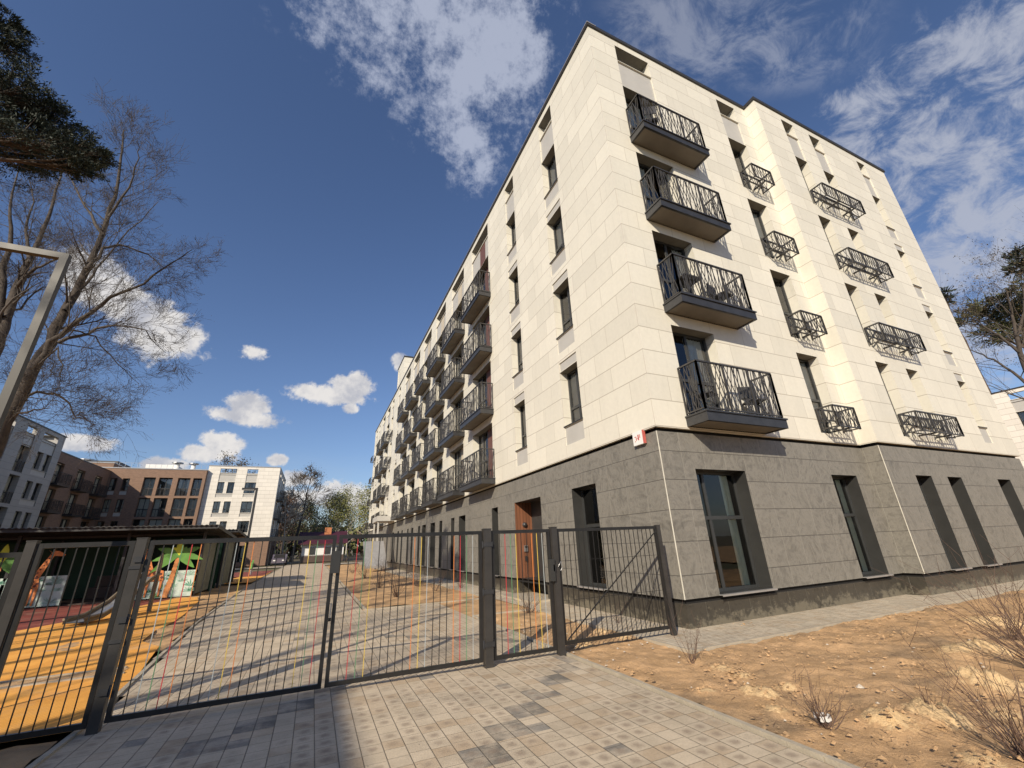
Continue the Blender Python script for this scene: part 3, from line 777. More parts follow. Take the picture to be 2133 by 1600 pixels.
    q = MB(); q.box((.34, 7.40, 1.32), (.46, 7.455, 1.52), 'steel'); q.box((.36, 7.39, 1.44), (.44, 7.40, 1.50), 'black_gap'); q.box((.37, 7.40, 1.02), (.43, 7.455, 1.18), 'dark_metal'); q.build('intercom', B)
    q = MB(); q.tube([(.40, 7.455, 2.20), (.40, 7.40, 2.20), (.40, 7.36, 2.20)], [.085, .08, .03], 'dark_metal', 12, True, True); q.build('dome_lamp', B)
    q = MB(); q.box((-.55, 5.3, 0.0), (.66, 7.6, .05), 'kerb_stone'); q.build('threshold', B)
    # house plate at the corner
    q = MB(); q.box((-.03, .40, 3.52), (.035, .72, 3.82), 'white_paint'); q.box((-.034, .372, 3.522), (.03, .40, 3.818), 'red_paint')
    for (a, b_, c_, d_) in ((.60, .66, 3.70, 3.715), (.52, .56, 3.62, 3.74), (.60, .62, 3.62, 3.70), (.63, .66, 3.60, 3.615), (.48, .50, 3.66, 3.74), (.54, .60, 3.655, 3.665)):
        q.box((-.033, a, c_), (-.03, b_, d_), 'red_paint')
    q.build('house_plate', B)
    # entrance canopies on the far half
    q = MB()
    q.box((-1.5, 33.4, 3.92), (.0, 36.9, 4.35), 'spandrel'); q.bar((-1.35, 33.7, 0), (-1.35, 33.7, 3.92), .14, 'spandrel'); q.bar((-1.35, 36.5, 0), (-1.35, 36.5, 3.92), .14, 'spandrel')
    q.build('entrance_canopy', B)
    q = MB(); q.prism([(29.6, .25), (32.6, 2.1), (32.6, 2.25), (29.6, .40)], 0, -2.6, -.95, 'sill_metal'); q.bar((-2.5, 32.5, 0), (-2.5, 32.5, 2.1), .08, 'frame_metal'); q.bar((-1.0, 32.5, 0), (-1.0, 32.5, 2.1), .08, 'frame_metal')
    q.build('stair_hood', B)


main_building()


def folding_chair(x, y, z, rz, lab):
    t = thing('folding_chair', lab, 'chair', (x, y, z), 'chairs on the short side balconies', rz)
    def part(nm, mb):
        o = mb.build(nm); o.parent = t; return o
    f = MB(); f.box((-.21, -.2, .44), (.21, .2, .47), 'rail_metal'); part('seat', f)
    f = MB(); f.box((-.21, .2, .62), (.21, .225, .92), 'rail_metal'); part('backrest', f)
    for sx in (-.19, .19):
        f = MB(); f.bar((sx, -.2, 0), (sx, .2, .46), .025, 'rail_metal'); part('leg', f)
        f = MB(); f.bar((sx, .24, 0), (sx, .2, .92), .025, 'rail_metal'); part('leg', f)


folding_chair(1.35, -.30, 4.09, .4, 'folding chair at the left end of the lowest big balcony'); folding_chair(2.95, -.28, 4.09, -.5, 'folding chair at the right end of the lowest big balcony')
folding_chair(2.75, -.30, 6.99, .2, 'folding chair on the second big balcony from the bottom'); folding_chair(1.5, -.28, 12.79, 2.6, 'folding chair on the topmost big balcony')
TB = thing('balcony_table', 'small square table on the second big balcony from the bottom', 'table', (1.6, -.28, 6.99))
f = MB(); f.box((1.3, -.5, 7.66), (1.9, -.08, 7.69), 'rail_metal'); f.build('tabletop', TB)
for x_ in (1.34, 1.86):
    for y_ in (-.46, -.12):
        f = MB(); f.bar((x_, y_, 6.99), (x_, y_, 7.66), .03, 'rail_metal'); f.build('leg', TB)


# ------------------------------------------------------------------ other blocks
def far_block(name, label, x0, x1, y0, y1, ztop, faces, matn, roofm='coping', zlow=3.8, lowmat='brick_brown', group=None):
    """faces: list of (side, [(a,b,kind)]) ; kind 'w' window column, 'd' balcony column, 'p' pair"""
    o = thing(name, label, 'building', ((x0+x1)/2, (y0+y1)/2, 0), group)
    wb = MB(); nst = int((ztop-zlow-1.5)/2.9+.5); jobs = []
    S = {'-y': ((0, y0, 0), (1, 0, 0), (0, -1, 0), x0, x1), '+x': ((x1, 0, 0), (0, 1, 0), (1, 0, 0), y0, y1), '-x': ((x0, 0, 0), (0, 1, 0), (-1, 0, 0), y0, y1), '+y': ((0, y1, 0), (1, 0, 0), (0, 1, 0), x0, x1)}
    fd = dict(faces); low = MB()
    for s, (oo, u, n, a0, a1) in S.items():
        hs, hl = [], []
        for a, b_, kd in fd.get(s, []):
            sub = [(a, b_)] if kd != 'p' else [(a, a+(b_-a)*.4), (a+(b_-a)*.6, b_)]
            for (p, q) in sub:
                for k in range(nst):
                    z = 2.9*k; zz = zlow+(.95 if kd not in 'di' else .25)+z; zt_ = zlow+(2.64 if kd != 'i' else 2.84)+z
                    hs.append((p, q, zz, zt_, .3 if kd != 'i' else .5, matn)); jobs.append((s, p, q, zz, zt_, kd))
                hl.append((p, q, .6, 2.9, .3, lowmat)); jobs.append((s, p, q, .6, 2.9, 'g'))
            if kd not in 'di':
                for k in range(nst): hs.append((a, b_, zlow+.37+2.9*k, zlow+.88+2.9*k, .08, matn, 'spandrel'))
            if ztop-(zlow+2.64+2.9*(nst-1)) > 2.:
                zt = zlow+2.64+2.9*(nst-1); hs.append((a, b_, zt+.05, ztop-1.05, .08, matn, 'spandrel')); hs.append((a, b_, ztop-1., ztop-.35, .35, matn))
        facade(wb, oo, u, n, a0, a1, zlow, ztop, hs, matn); facade(low, oo, u, n, a0, a1, 0, zlow, hl, lowmat)
    wb.build('wall', o); low.build('ground_floor_wall', o)
    r = MB(); r.face([(x0, y0, ztop-1.3), (x1, y0, ztop-1.3), (x1, y1, ztop-1.3), (x0, y1, ztop-1.3)], 'roof_dark', (0, 0, 1)); r.build('roof', o)
    c = MB(); e = .06; th = .4
    c.box((x0-e, y0-e, ztop), (x1+e, y0+th, ztop+.12), roofm); c.box((x0-e, y1-th, ztop), (x1+e, y1+e, ztop+.12), roofm)
    c.box((x0-e, y0+th, ztop), (x0+th, y1-th, ztop+.12), roofm); c.box((x1-th, y0+th, ztop), (x1+e, y1-th, ztop+.12), roofm); c.build('coping', o)
    i_ = MB(); i_.box((x0+1, y0+1, .3), (x1-1, y1-1, ztop-1.6), 'interior'); i_.build('room_interior', o)
    n = 0
    for s, p, q, z0, z1, kd in jobs:
        n += 1
        if n > 96: break
        w = q-p; h = z1-z0; kk = 'far' if kd in 'wpg' else 'door'; rc_ = .26 if kd != 'i' else .46
        if kd == 'i' and z0 > 3:
            rl = MB(); r0 = z0+.02
            A_, B_ = {'-y': ((p, y0+.05), (q, y0+.05)), '+x': ((x1-.05, p), (x1-.05, q)), '-x': ((x0+.05, p), (x0+.05, q))}[s]
            railing(rl, [A_, B_], r0, r0+1.05, .13, seed=4, lean=.0); rl.build('railing', o)
        if s == '-y': put_window(o, (p, y0+rc_, z0), w, h, kk, 0, False)
        elif s == '-x': put_window(o, (x0+rc_, q, z0), w, h, kk, LR, False)
        elif s == '+x': put_window(o, (x1-rc_, p, z0), w, h, kk, math.pi/2, False)
        if kd == 'd' and z0 > 3:
            L = w+.6
            if s == '-y': put_balcony(o, (p-.3, y0, z0-.25), L, .9, 0)
            elif s == '-x': put_balcony(o, (x0, q+.3, z0-.25), L, .9, LR)
            elif s == '+x': put_balcony(o, (x1, p-.3, z0-.25), L, .9, math.pi/2)
    return o


# white block in the middle distance
B3 = far_block('apartment_block', 'pale cream apartment block with a square end at the far end of the paved lane', -22.5, -12.8, 71., 86., 14.65,
               [('-y', [(-20.95, -18.75, 'p'), (-17.35, -15.85, 'w')]), ('+x', [(73, 75, 'd'), (78, 79.2, 'w'), (81, 83, 'd')])], 'white_far', 'sill_metal', 3.8, 'brick_brown')
# brown brick block left of it
B2 = far_block('apartment_block', 'brown brick apartment block with recessed balconies and roof vents', -47., -22.52, 70.4, 84., 13.85,
               [('-y', [(-42.5, -40.5, 'i'), (-36.6, -34.9, 'i'), (-33.6, -32.8, 'w'), (-32.2, -31.4, 'w'), (-29.86, -28.5, 'i'), (-28.1, -26.5, 'i'), (-25.85, -24.35, 'i'), (-24.0, -22.9, 'i')])], 'brick_brown', 'sill_metal', 4.0, 'brick_brown')
q = MB(); q.box((-46.9, 70.5, 13.98), (-33.7, 83.9, 14.55), 'brick_brown'); q.box((-46.95, 70.45, 14.55), (-33.65, 83.95, 14.65), 'sill_metal'); q.build('parapet', B2)
for (x, y, s) in ((-38.5, 75, 1.3), (-27.3, 74, .9), (-25.2, 74, .8)):
    q = MB(); q.tube([(x, y, 12.6), (x, y, 14.9+.5*s)], .38*s, 'white_paint', 10, True, True); q.tube([(x, y, 14.9+.5*s), (x, y, 15.05+.5*s)], [.85*s, .85*s], 'steel', 12, False, True)
    q.build('roof_vent', B2)
q = MB(); q.box((-31.5, 75, 12.55), (-27.6, 80, 15.3), 'white_paint'); q.build('roof_housing', B2)
q = MB(); q.box((-36.6, 73, 14.6), (-34.2, 78, 15.3), 'roof_dark'); q.build('roof_housing', B2)
q = MB()
for i in range(16): q.bar((-33.3+i*.7, 71.0, 13.9), (-33.3+i*.7, 71.0, 14.75), .03, 'steel')
q.bar((-33.3, 71, 14.75), (-22.8, 71, 14.75), .03, 'steel'); q.build('roof_rail', B2)
# brown wing that closes the corner, and the shaded block at the left edge
far_block('apartment_block', 'brown brick wing with dark balconies tucked behind the shaded grey block', -47., -33.75, 55.05, 70.3, 13.3,
          [('+x', [(56.3, 58.4, 'd'), (61.6, 63.6, 'd'), (66.5, 68.5, 'd')])], 'brick_brown', 'coping', 3.8, 'brick_brown')
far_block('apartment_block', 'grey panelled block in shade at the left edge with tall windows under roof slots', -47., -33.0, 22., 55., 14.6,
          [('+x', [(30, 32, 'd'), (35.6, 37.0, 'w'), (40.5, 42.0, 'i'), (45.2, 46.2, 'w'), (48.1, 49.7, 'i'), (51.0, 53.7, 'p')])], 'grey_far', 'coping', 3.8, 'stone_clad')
# cream block far right
far_block('apartment_block', 'cream block seen past the right corner of the long block behind bare trees', 58.8, 75., -16., 22, 14.6,
          [('-x', [(8.3, 9.7, 'w'), (2.0, 4.0, 'd'), (-4, -2.4, 'w'), (-9, -7, 'd')])], 'white_far', 'coping', 3.8, 'stone_clad')
# block behind the photographer whose roof corner shades the lower left of the picture
T = 13.0
QX, QY = -5.84-1.03*T, .16-1.0*T
far_block('apartment_block', 'cream block behind the viewpoint whose roof corner throws the shade on the lower left paving', QX-34, QX, QY-30, QY, .79*T-.12,
          [('+x', [(QY-5, QY-3.5, 'w'), (QY-10, QY-8, 'i'), (QY-15, QY-13.5, 'w'), (QY-20, QY-18, 'i')])], 'white_far', 'coping', 3.8, 'stone_clad')

# ------------------------------------------------------------------ ground


def sheet(name, poly, z, mat, label=None, kind='structure'):
    mb = MB(); mb.face([(x, y, z) for x, y in poly], mat, (0, 0, 1)); return tag(mb.build(name), None, None, None, kind)


sheet('ground', [(-400, -400), (400, -400), (400, 600), (-400, 600)], -.12, 'ground')


def paved(name, poly_test, x0, x1, y0, y1, cs, z, mat, dark=None):
    mb = MB(); tones = []
    nx, ny = int(round((x1-x0)/cs)), int(round((y1-y0)/cs))
    vid = {}; verts = []; faces = []
    def V(i, j):
        if (i, j) not in vid: vid[(i, j)] = len(verts); verts.append((x0+i*cs, y0+j*cs, z))
        return vid[(i, j)]
    for i in range(nx):
        for j in range(ny):
            cx, cy = x0+(i+.5)*cs, y0+(j+.5)*cs
            if not poly_test(cx, cy): continue
            faces.append((V(i, j), V(i+1, j), V(i+1, j+1), V(i, j+1))); tones.append(1. if dark and dark(cx, cy) else 0.)
    me = D.meshes.new(name); me.from_pydata(verts, [], faces); me.materials.append(MAT[mat])
    a = me.attributes.new('tone', 'FLOAT', 'FACE'); a.data.foreach_set('value', tones)
    o = D.objects.new(name, me); COL.objects.link(o); return tag(o, None, None, None, 'structure')


EDGE = [(-30, -8.25), (0, -8.28), (4.2, -8.60), (8, -8.88), (13, -9.08), (21, -9.35), (34, -9.5), (66, -9.6)]


def ledge(y):
    for (ya, xa), (yb, xb) in zip(EDGE, EDGE[1:]):
        if ya <= y <= yb: return xa+(xb-xa)*(y-ya)/(yb-ya)
    return -9.6


def in_path(x, y):
    if x < ledge(y): return False
    if y < 4.25: return x < -2.66
    if y < 7.35: return x < -.95
    return x < -4.8


CS = .18
def dark_blk(x, y):
    i, j = math.floor(x/CS), math.floor(y/CS)
    for (di, n) in ((-24, 0), (-35, 0)):
        pass
    # two stepped diagonals of 2x2 blocks, one east and one west
    a, b_ = (i+26)//2, (j+13)//2
    if a == b_ and -6 <= a <= 7: return (i*7+j*3) % 11 != 5
    a, b_ = (i+42)//2, (j+9)//2
    if a == b_ and -8 <= a <= 5: return (i*5+j*3) % 7 != 2
    a, b_ = (i+31)//2, (j-20)//2
    if a == -b_ and -7 <= a <= 7: return (i+j) % 3 != 0
    if random.random() < .012: return True
    return False


paved('pavement', in_path, -59*CS, -2.66, -150*CS, 366*CS, CS, 0., 'paving', dark_blk)


def in_apron(x, y):
    if y < -1.0 or x < -1.0: return False
    if x > 17.5: return False
    return not (x > .15 and y > (.15 if x < 7.5 else J+.15))


paved('pavement', in_apron, -1., 17.6, -1., 56., .2, .012, 'apron_paving')
k = MB()
def kerb(pts, w=.055, h=.022):
    for a, b_ in zip(pts, pts[1:]):
        a, b_ = Vector((*a, 0)), Vector((*b_, 0)); d = (b_-a).normalized(); e = Vector((-d.y, d.x, 0))*w/2
        L = (b_-a).length; n = max(1, int(L/1.0))
        for i in range(n):
            p = a+d*(L*i/n+.004); q = a+d*(L*(i+1)/n-.004)
            A = [p-e, p+e, q+e, q-e]; zt = Vector((0, 0, h+random.uniform(-.003, .003)))
            k.face([v+zt for v in A], 'kerb_stone', (0, 0, 1))
            for m_ in range(4): k.face([A[m_]-Vector((0, 0, .05)), A[(m_+1) % 4]-Vector((0, 0, .05)), A[(m_+1) % 4]+zt, A[m_]+zt], 'kerb_stone')
kerb([(-2.63, -14), (-2.63, 4.25), (-1.03, 4.25), (-1.03, -1.03), (17.6, -1.03)])
kerb([(-1.03, 7.38), (-4.77, 7.38), (-4.77, 52)]); kerb([(-1.03, 7.38), (-1.03, 52)])
kerb([(x, y) for y, x in EDGE[1:]])
kerb([(-8.25, -14), (-8.28, 0)])
tag(k.build('kerb'), None, None, None, 'structure')

# soil beds with clods and heaps of ochre clay
HEAPS = []
for (px, py, r, h) in ((1505, 1392, .17, .045), (1545, 1405, .13, .04), (1580, 1448, .24, .085), (1640, 1432, .15, .04), (1620, 1482, .16, .05), (1470, 1440, .16, .03),
                       (1850, 1500, .26, .10), (1935, 1492, .26, .11), (1990, 1510, .18, .07), (2075, 1430, .34, .13), (2010, 1418, .2, .06), (2060, 1362, .35, .14), (1990, 1362, .25, .07),
                       (2090, 1490, .2, .06), (2040, 1582, .2, .05), (1255, 1318, .22, .06), (1220, 1345, .18, .04), (1300, 1330, .15, .03), (1090, 1262, .5, .06), (1560, 1302, .3, .02), (1730, 1290, .4, .02), (2080, 1300, .6, .10)):
    p = at(px, py, 2, 0.); HEAPS.append((p.x, p.y, r, h))


def soil(name, x0, x1, y0, y1, cs, test, z0=0.):
    nx, ny = int((x1-x0)/cs), int((y1-y0)/cs); vid = {}; V = []; F = []; CL = []
    def vv(i, j):
        if (i, j) in vid: return vid[(i, j)]
        x, y = x0+i*cs, y0+j*cs
        z = z0+.045*noise.fractal(Vector((x*.9, y*.9, 0)), 1., 2., 4)+.022*noise.fractal(Vector((x*5, y*5, 3)), .9, 2., 5)
        c = 0.
        for hx, hy, r, h in HEAPS:
            q = ((x-hx)**2+(y-hy)**2)/(r*r)
            if q < 4:
                e = math.exp(-q*1.6)*(1+.5*noise.noise(Vector((x*9, y*9, 1)))); z += h*e; c = max(c, e*1.15)
                z += h*.45*e*noise.noise(Vector((x*22, y*22, 5)))
        c = max(c, .55*max(0, noise.noise(Vector((x*.8+5, y*.8, 9)))*1.6-.35))
        vid[(i, j)] = len(V); V.append((x, y, z)); CL.append(c); return vid[(i, j)]
    for i in range(nx):
        for j in range(ny):
            if test(x0+(i+.5)*cs, y0+(j+.5)*cs): F.append((vv(i, j), vv(i+1, j), vv(i+1, j+1), vv(i, j+1)))
    me = D.meshes.new(name); me.from_pydata(V, [], F); me.materials.append(MAT['soil'])
    a = me.attributes.new('clay', 'FLOAT', 'POINT'); a.data.foreach_set('value', CL)
    me.polygons.foreach_set('use_smooth', [True]*len(me.polygons))
    o = D.objects.new(name, me); COL.objects.link(o); return tag(o, None, None, None, 'structure')


soil('soil', -2.6, 6.0, -6.6, 4.2, .035, lambda x, y: (y < -1.06) or x < -1.06, -.012)
soil('soil', 6.0, 24, -9, -1.06, .12, lambda x, y: True, -.015)
soil('soil', -2.6, 6.0, -14, -6.6, .12, lambda x, y: True, -.02)
soil('soil', -4.74, -1.06, 7.42, 20, .07, lambda x, y: True, 0.)
soil('soil', -4.74, -1.06, 20, 52, .25, lambda x, y: True, 0.)
soil('soil', 17.7, 58, -40, 40, .8, lambda x, y: True, -.03)
soil('soil', -24, -8.32, -14, -.02, .15, lambda x, y: True, -.03)
sheet('soil', [(-5.0, 3.9), (-.9, 3.9), (-.9, 7.6), (-5., 7.6)], -.008, 'soil')
# wedge of soil between the play surface and the lane
soil('soil', -11.6, -8.4, 4.4, 24, .1, lambda x, y: x < ledge(y)-.06, -.004)

# play surface
sheet('play_surface', [(-8.33, .55), (-8.45, 2.2), (-8.83, 4.75), (-9.36, 5.7), (-9.52, 7.2), (-9.50, 8.6), (-9.62, 10.2), (-10.10, 14.5), (-10.6, 16.9), (-11.4, 16.9), (-11.9, 14.2), (-12.4, 11.5), (-13.2, 9.2), (-18, 5.5), (-24, 4), (-24, -.0), (-8.33, .0)], .02, 'rubber_orange')
sheet('play_surface', [(-10.6, 16.9), (-11.4, 16.9), (-11.9, 14.2), (-12.4, 11.5), (-13.2, 9.2), (-18, 5.5), (-24, 4), (-28, 10), (-28, 17.3), (-10.6, 17.3)], .014, 'rubber_red')
sheet('play_surface', [(-9.55, 25.5), (-9.65, 40), (-11.0, 40), (-11.6, 30), (-11.0, 25.5)], .02, 'rubber_orange')
sheet('play_surface', [(-9.72, 34), (-9.75, 45), (-14.0, 45), (-13, 34)], .026, 'rubber_red')
q = MB(); q.box((-24, 2.55, -.05), (-8.7, 2.62, .035), 'kerb_stone'); q.box((-24, 2.62, .0), (-8.75, 2.98, .024), 'soil'); q.box((-24, 2.98, -.05), (-8.8, 3.05, .035), 'kerb_stone')
tag(q.build('kerb'), None, None, None, 'structure')
# strip of grass and road far off
sheet('road', [(-60, 56.5), (60, 56.5), (60, 62), (-60, 62)], -.02, 'kerb_stone')

# sand swept along the lane edge and onto the pavers
rnd = random.Random(31); sd = MB()
for _ in range(900):
    y = rnd.uniform(-6, 4.0); x = -2.70-abs(rnd.gauss(0, .10)); r = rnd.uniform(.003, .009)
    sd.face([(x-r, y, .003), (x, y-r, .003), (x+r, y, .004), (x, y+r, .003)], 'kerb_stone', (0, 0, 1))
for _ in range(260):
    x, y = rnd.uniform(-8, -2.8), rnd.uniform(-4.5, 0); r = rnd.uniform(.003, .008); a_ = rnd.random()*3.1; dx, dy = math.cos(a_)*r, math.sin(a_)*r
    sd.face([(x-dx, y-dy, .002), (x+dy*.4, y-dx*.4, .004), (x+dx, y+dy, .005), (x-dy*.4, y+dx*.4, .003)], rnd.choice(('shrub_twig', 'kerb_stone', 'bark')), (0, 0, 1))
tag(sd.build('grit'), 'sandy grit and dry crumbs strewn over the pavers', 'grit', None, 'stuff')
# small stones
rnd = random.Random(3); st = MB()
def pebble(mb, p, r):
    V8 = []
    for k_ in range(6):
        a = k_*math.pi/3+rnd.random()*.4; V8.append(Vector(p)+Vector((math.cos(a)*r*rnd.uniform(.7, 1.2), math.sin(a)*r*rnd.uniform(.7, 1.2), 0)))
    top = Vector(p)+Vector((rnd.uniform(-.2, .2)*r, rnd.uniform(-.2, .2)*r, r*rnd.uniform(.5, .9)))
    for k_ in range(6): mb.face([V8[k_], V8[(k_+1) % 6], top], 'stone_bit', (0, 0, 1))
for _ in range(80):
    x, y = rnd.uniform(-2.6, 5.8), rnd.uniform(-6, -1.1)
    pebble(st, (x, y, .0), rnd.choice((.008, .01, .014, .02)))
for _ in range(90): pebble(st, (rnd.uniform(-2.6, -1.1), rnd.uniform(-1, 4.1), .0), rnd.choice((.008, .012, .02)))
_st0 = st
cl_ = MB()
def clod(p, r):
    q = [Vector(p)+Vector((math.cos(a_)*r*rnd.uniform(.6, 1.2), math.sin(a_)*r*rnd.uniform(.6, 1.2), r*rnd.uniform(-.2, .3))) for a_ in (0, 1.2, 2.5, 3.7, 5.)]; tp = Vector(p)+Vector((0, 0, r*rnd.uniform(.5, .9)))
    for k_ in range(5): cl_.face([q[k_], q[(k_+1) % 5], tp], 'soil', (0, 0, 1))
for _ in range(2600):
    x, y = rnd.uniform(-2.6, 5.8), rnd.uniform(-6, -1.1)
    if noise.noise(Vector((x*1.3, y*1.3, 4))) > -.1: clod((x, y, .01+.03*noise.noise(Vector((x, y, 0)))), rnd.choice((.008, .010, .014, .018, .028)))
for hx, hy, r, h in HEAPS:
    for _ in range(26):
        a_, q_ = rnd.uniform(0, 6.28), rnd.uniform(.2, 1.3)*r; clod((hx+math.cos(a_)*q_, hy+math.sin(a_)*q_, h*math.exp(-1.6*(q_/r)**2)-.005), rnd.choice((.01, .016, .024)))
for _ in range(420):
    x, y = rnd.uniform(-2.5, 5.5), rnd.uniform(-5.8, -1.15); a_ = rnd.uniform(0, 6.28); L_ = rnd.uniform(.03, .14)
    cl_.tube([(x, y, .022), (x+math.cos(a_)*L_*.5, y+math.sin(a_)*L_*.5, .03), (x+math.cos(a_+.3)*L_, y+math.sin(a_+.3)*L_, .022)], .0022, 'shrub_twig', 3)
tag(cl_.build('clods'), 'crumbled clods and dry twig litter on the bare soil', 'soil crumbs', None, 'stuff')
tag(_st0.build('pebbles'), 'small pale stones scattered over the bare soil', 'pebbles', None, 'stuff')
p = at(1790, 1427, 2, .02)
q = MB(); pebble(q, (p.x, p.y, 0.0), .045); q.v = [v.copy() for v in q.v]
tag(q.build('stone'), 'single fist-sized white stone lying on the soil bed among twigs', 'stone')

# ------------------------------------------------------------------ fence and gates on the line y=-0.1
FY = -.10; ZF = 1.80
BC = {'b': 'fence_metal', 'r': 'scarlet_paint', 'g': 'green_paint', 'y': 'yellow_paint', 'o': 'orange_paint', 'w': 'pale_paint'}


def leaf(t, x0, x1, bars, zb=.07, zt=ZF, fw=.045):
    f = MB(); ww = .04
    f.bar((x0+fw/2, FY, zb), (x0+fw/2, FY, zt), fw, 'fence_metal', ww); f.bar((x1-fw/2, FY, zb), (x1-fw/2, FY, zt), fw, 'fence_metal', ww)
    f.bar((x0+fw, FY, zb+.025), (x1-fw, FY, zb+.025), .038, 'fence_metal', .05); f.bar((x0+fw, FY, zt-.025), (x1-fw, FY, zt-.025), .038, 'fence_metal', .05)
    f.build('frame', t)
    n = len(bars)
    for i, c in enumerate(bars):
        x = x0+fw+(x1-x0-2*fw)*(i+1)/(n+1); b_ = MB(); w_ = .0095 if c == 'b' else .008; b_.bar((x, FY, zb+.05), (x, FY, zt-.05), w_, BC[c], w_, False)
        o = b_.build('bar', t)
        if c != 'b': o['label'] = {'r': 'red', 'g': 'green', 'y': 'yellow', 'o': 'orange', 'w': 'white'}[c]+' painted bar'


def gpost(x, w, lab, zt=ZF+.02, zb=0., boxed=True, mat='post_metal'):
    t = thing('gate_post', lab, 'post', (x, FY, 0), 'posts of the gate line'); f = MB(); f.box((x-w/2, FY-w/2, zb), (x+w/2, FY+w/2, zt), mat); f.box((x-w/2-.004, FY-w/2-.004, zt), (x+w/2+.004, FY+w/2+.004, zt+.012), mat)
    f.build('shaft', t)
    return t


def hinges(t, x, s, zs):
    for z in zs:
        h = MB(); h.tube([(x+s*.075, FY-.03, z-.05), (x+s*.075, FY-.03, z+.05)], .012, 'dark_metal', 8, True, True); h.box((x+min(0, s*.075), FY-.066, z-.03), (x+max(0, s*.075), FY-.061, z+.03), 'dark_metal'); h.build('hinge', t)


P1 = gpost(-8.13, .095, 'thick grey post left of the wide gate with its foot in the shade'); hinges(P1, -8.155, 1, (1.6, 1.0, .35))
for z_ in (.78, 1.50):
    f = MB(); f.box((-8.182, FY-.058, z_), (-8.078, FY-.046, z_+.035), 'dark_metal'); f.build('clamp', P1)
P2 = gpost(-3.90, .115, 'grey square post between the wide gate and the narrow gate'); hinges(P2, -3.90, -1, (1.6, .95, .28)); hinges(P2, -3.90, 1, (1.6, .95, .28))
P3 = gpost(-2.72, .10, 'grey square post where the narrow gate latches beside the fixed panel')
f = MB(); f.box((-2.80, FY-.085, 1.16), (-2.765, FY-.05, 1.26), 'dark_metal'); f.tube([(-2.70, FY-.06, 1.22), (-2.66, FY-.08, 1.30), (-2.62, FY-.06, 1.22), (-2.66, FY-.06, 1.16)], .006, 'steel', 6); f.build('latch_chain', P3)
P4 = gpost(-9.06, .08, 'grey post at the left edge of the photo in front of the giraffe board')

G1 = thing('gate_leaf', 'left leaf of the wide bar gate with painted bars, beside the thick post', 'gate', (-7.1, FY, 0), 'leaves of the wide gate')
leaf(G1, -8.06, -6.055, 'bwgrobbbwyobbbbbbygr')
G2 = thing('gate_leaf', 'right leaf of the wide bar gate with red yellow and orange bars', 'gate', (-5.0, FY, 0), 'leaves of the wide gate')
leaf(G2, -6.02, -3.985, 'brgybbbbboywbbborgw')
f = MB(); f.box((-6.10, FY-.055, 1.33), (-5.985, FY-.025, 1.60), 'reveal_metal'); f.build('lock_box', G1)
f = MB(); f.tube([(-6.04, FY-.05, .78), (-6.04, FY-.05, .98)], .01, 'steel', 8); f.box((-6.055, FY-.06, .78), (-6.025, FY-.03, .82), 'black_gap'); f.build('bolt', G1)
G3 = thing('wicket_gate', 'narrow pedestrian gate with painted bars and a black lock box', 'gate', (-3.3, FY, 0))
leaf(G3, -3.825, -2.80, 'brgybboyw')
f = MB(); f.box((-2.86, FY-.085, 1.02), (-2.775, FY-.03, 1.34), 'reveal_metal'); f.build('lock_box', G3)
G4 = thing('fence_panel', 'plain dark bar panel with a diagonal brace between the narrow gate and the building corner', 'fence', (-1.6, FY, 0))
leaf(G4, -2.665, -.52, 'b'*20, .12)
f = MB(); f.bar((-2.60, FY-.015, .18), (-.56, FY-.015, 1.70), .016, 'fence_metal', .016); f.build('brace', G4)
f = MB()
for z in (1.30, .72): f.bar((-2.62, FY+.012, z), (-.56, FY+.012, z), .006, 'fence_metal', .006)
f.build('wire', G4)
f = MB(); f.box((-.52, FY-.04, .0), (-.44, FY+.04, 1.82), 'post_metal'); f.build('end_post', G4)
G5 = thing('fence_panel', 'short fence panel of plain bars between the thick post and the left edge post', 'fence', (-8.6, FY, 0))
leaf(G5, -9.01, -8.19, 'b'*7, .05)
G6 = thing('fence_panel', 'fence panel of plain bars running off at the left edge', 'fence', (-10, FY, 0))
leaf(G6, -11.1, -9.11, 'b'*19, .05, ZF-.08)


# ------------------------------------------------------------------ street lamps
def lamp(x, y, h, arm, w, lab, mt='lamp_grey'):
    t = thing('street_lamp', lab, 'lamp', (x, y, 0), 'angled square lamp posts')
    f = MB(); f.box((x-w/2, y-w/2, 0), (x+w/2, y+w/2, h-w), mt); f.build('pole', t)
    g = MB(); g.box((x-arm, y-w/2+.002, h-w), (x+w/2, y+w/2-.002, h), mt); ao = g.build('arm', t)
    g = MB(); g.box((x-arm+.05, y-w/2+.015, h-w-.022), (x-arm+.7, y+w/2-.015, h-w-.001), 'white_paint'); g.build('light_panel', ao) if False else g.build('light_panel', t)
    return t


lamp(-9.24, -1.0, 4.84, 1.5, .068, 'tall grey angled lamp post close by at the left edge')
lamp(-10.25, 26.3, 5.75, .85, .13, 'dark angled lamp post standing farther down the lane beside the play shelter', 'dark_metal')


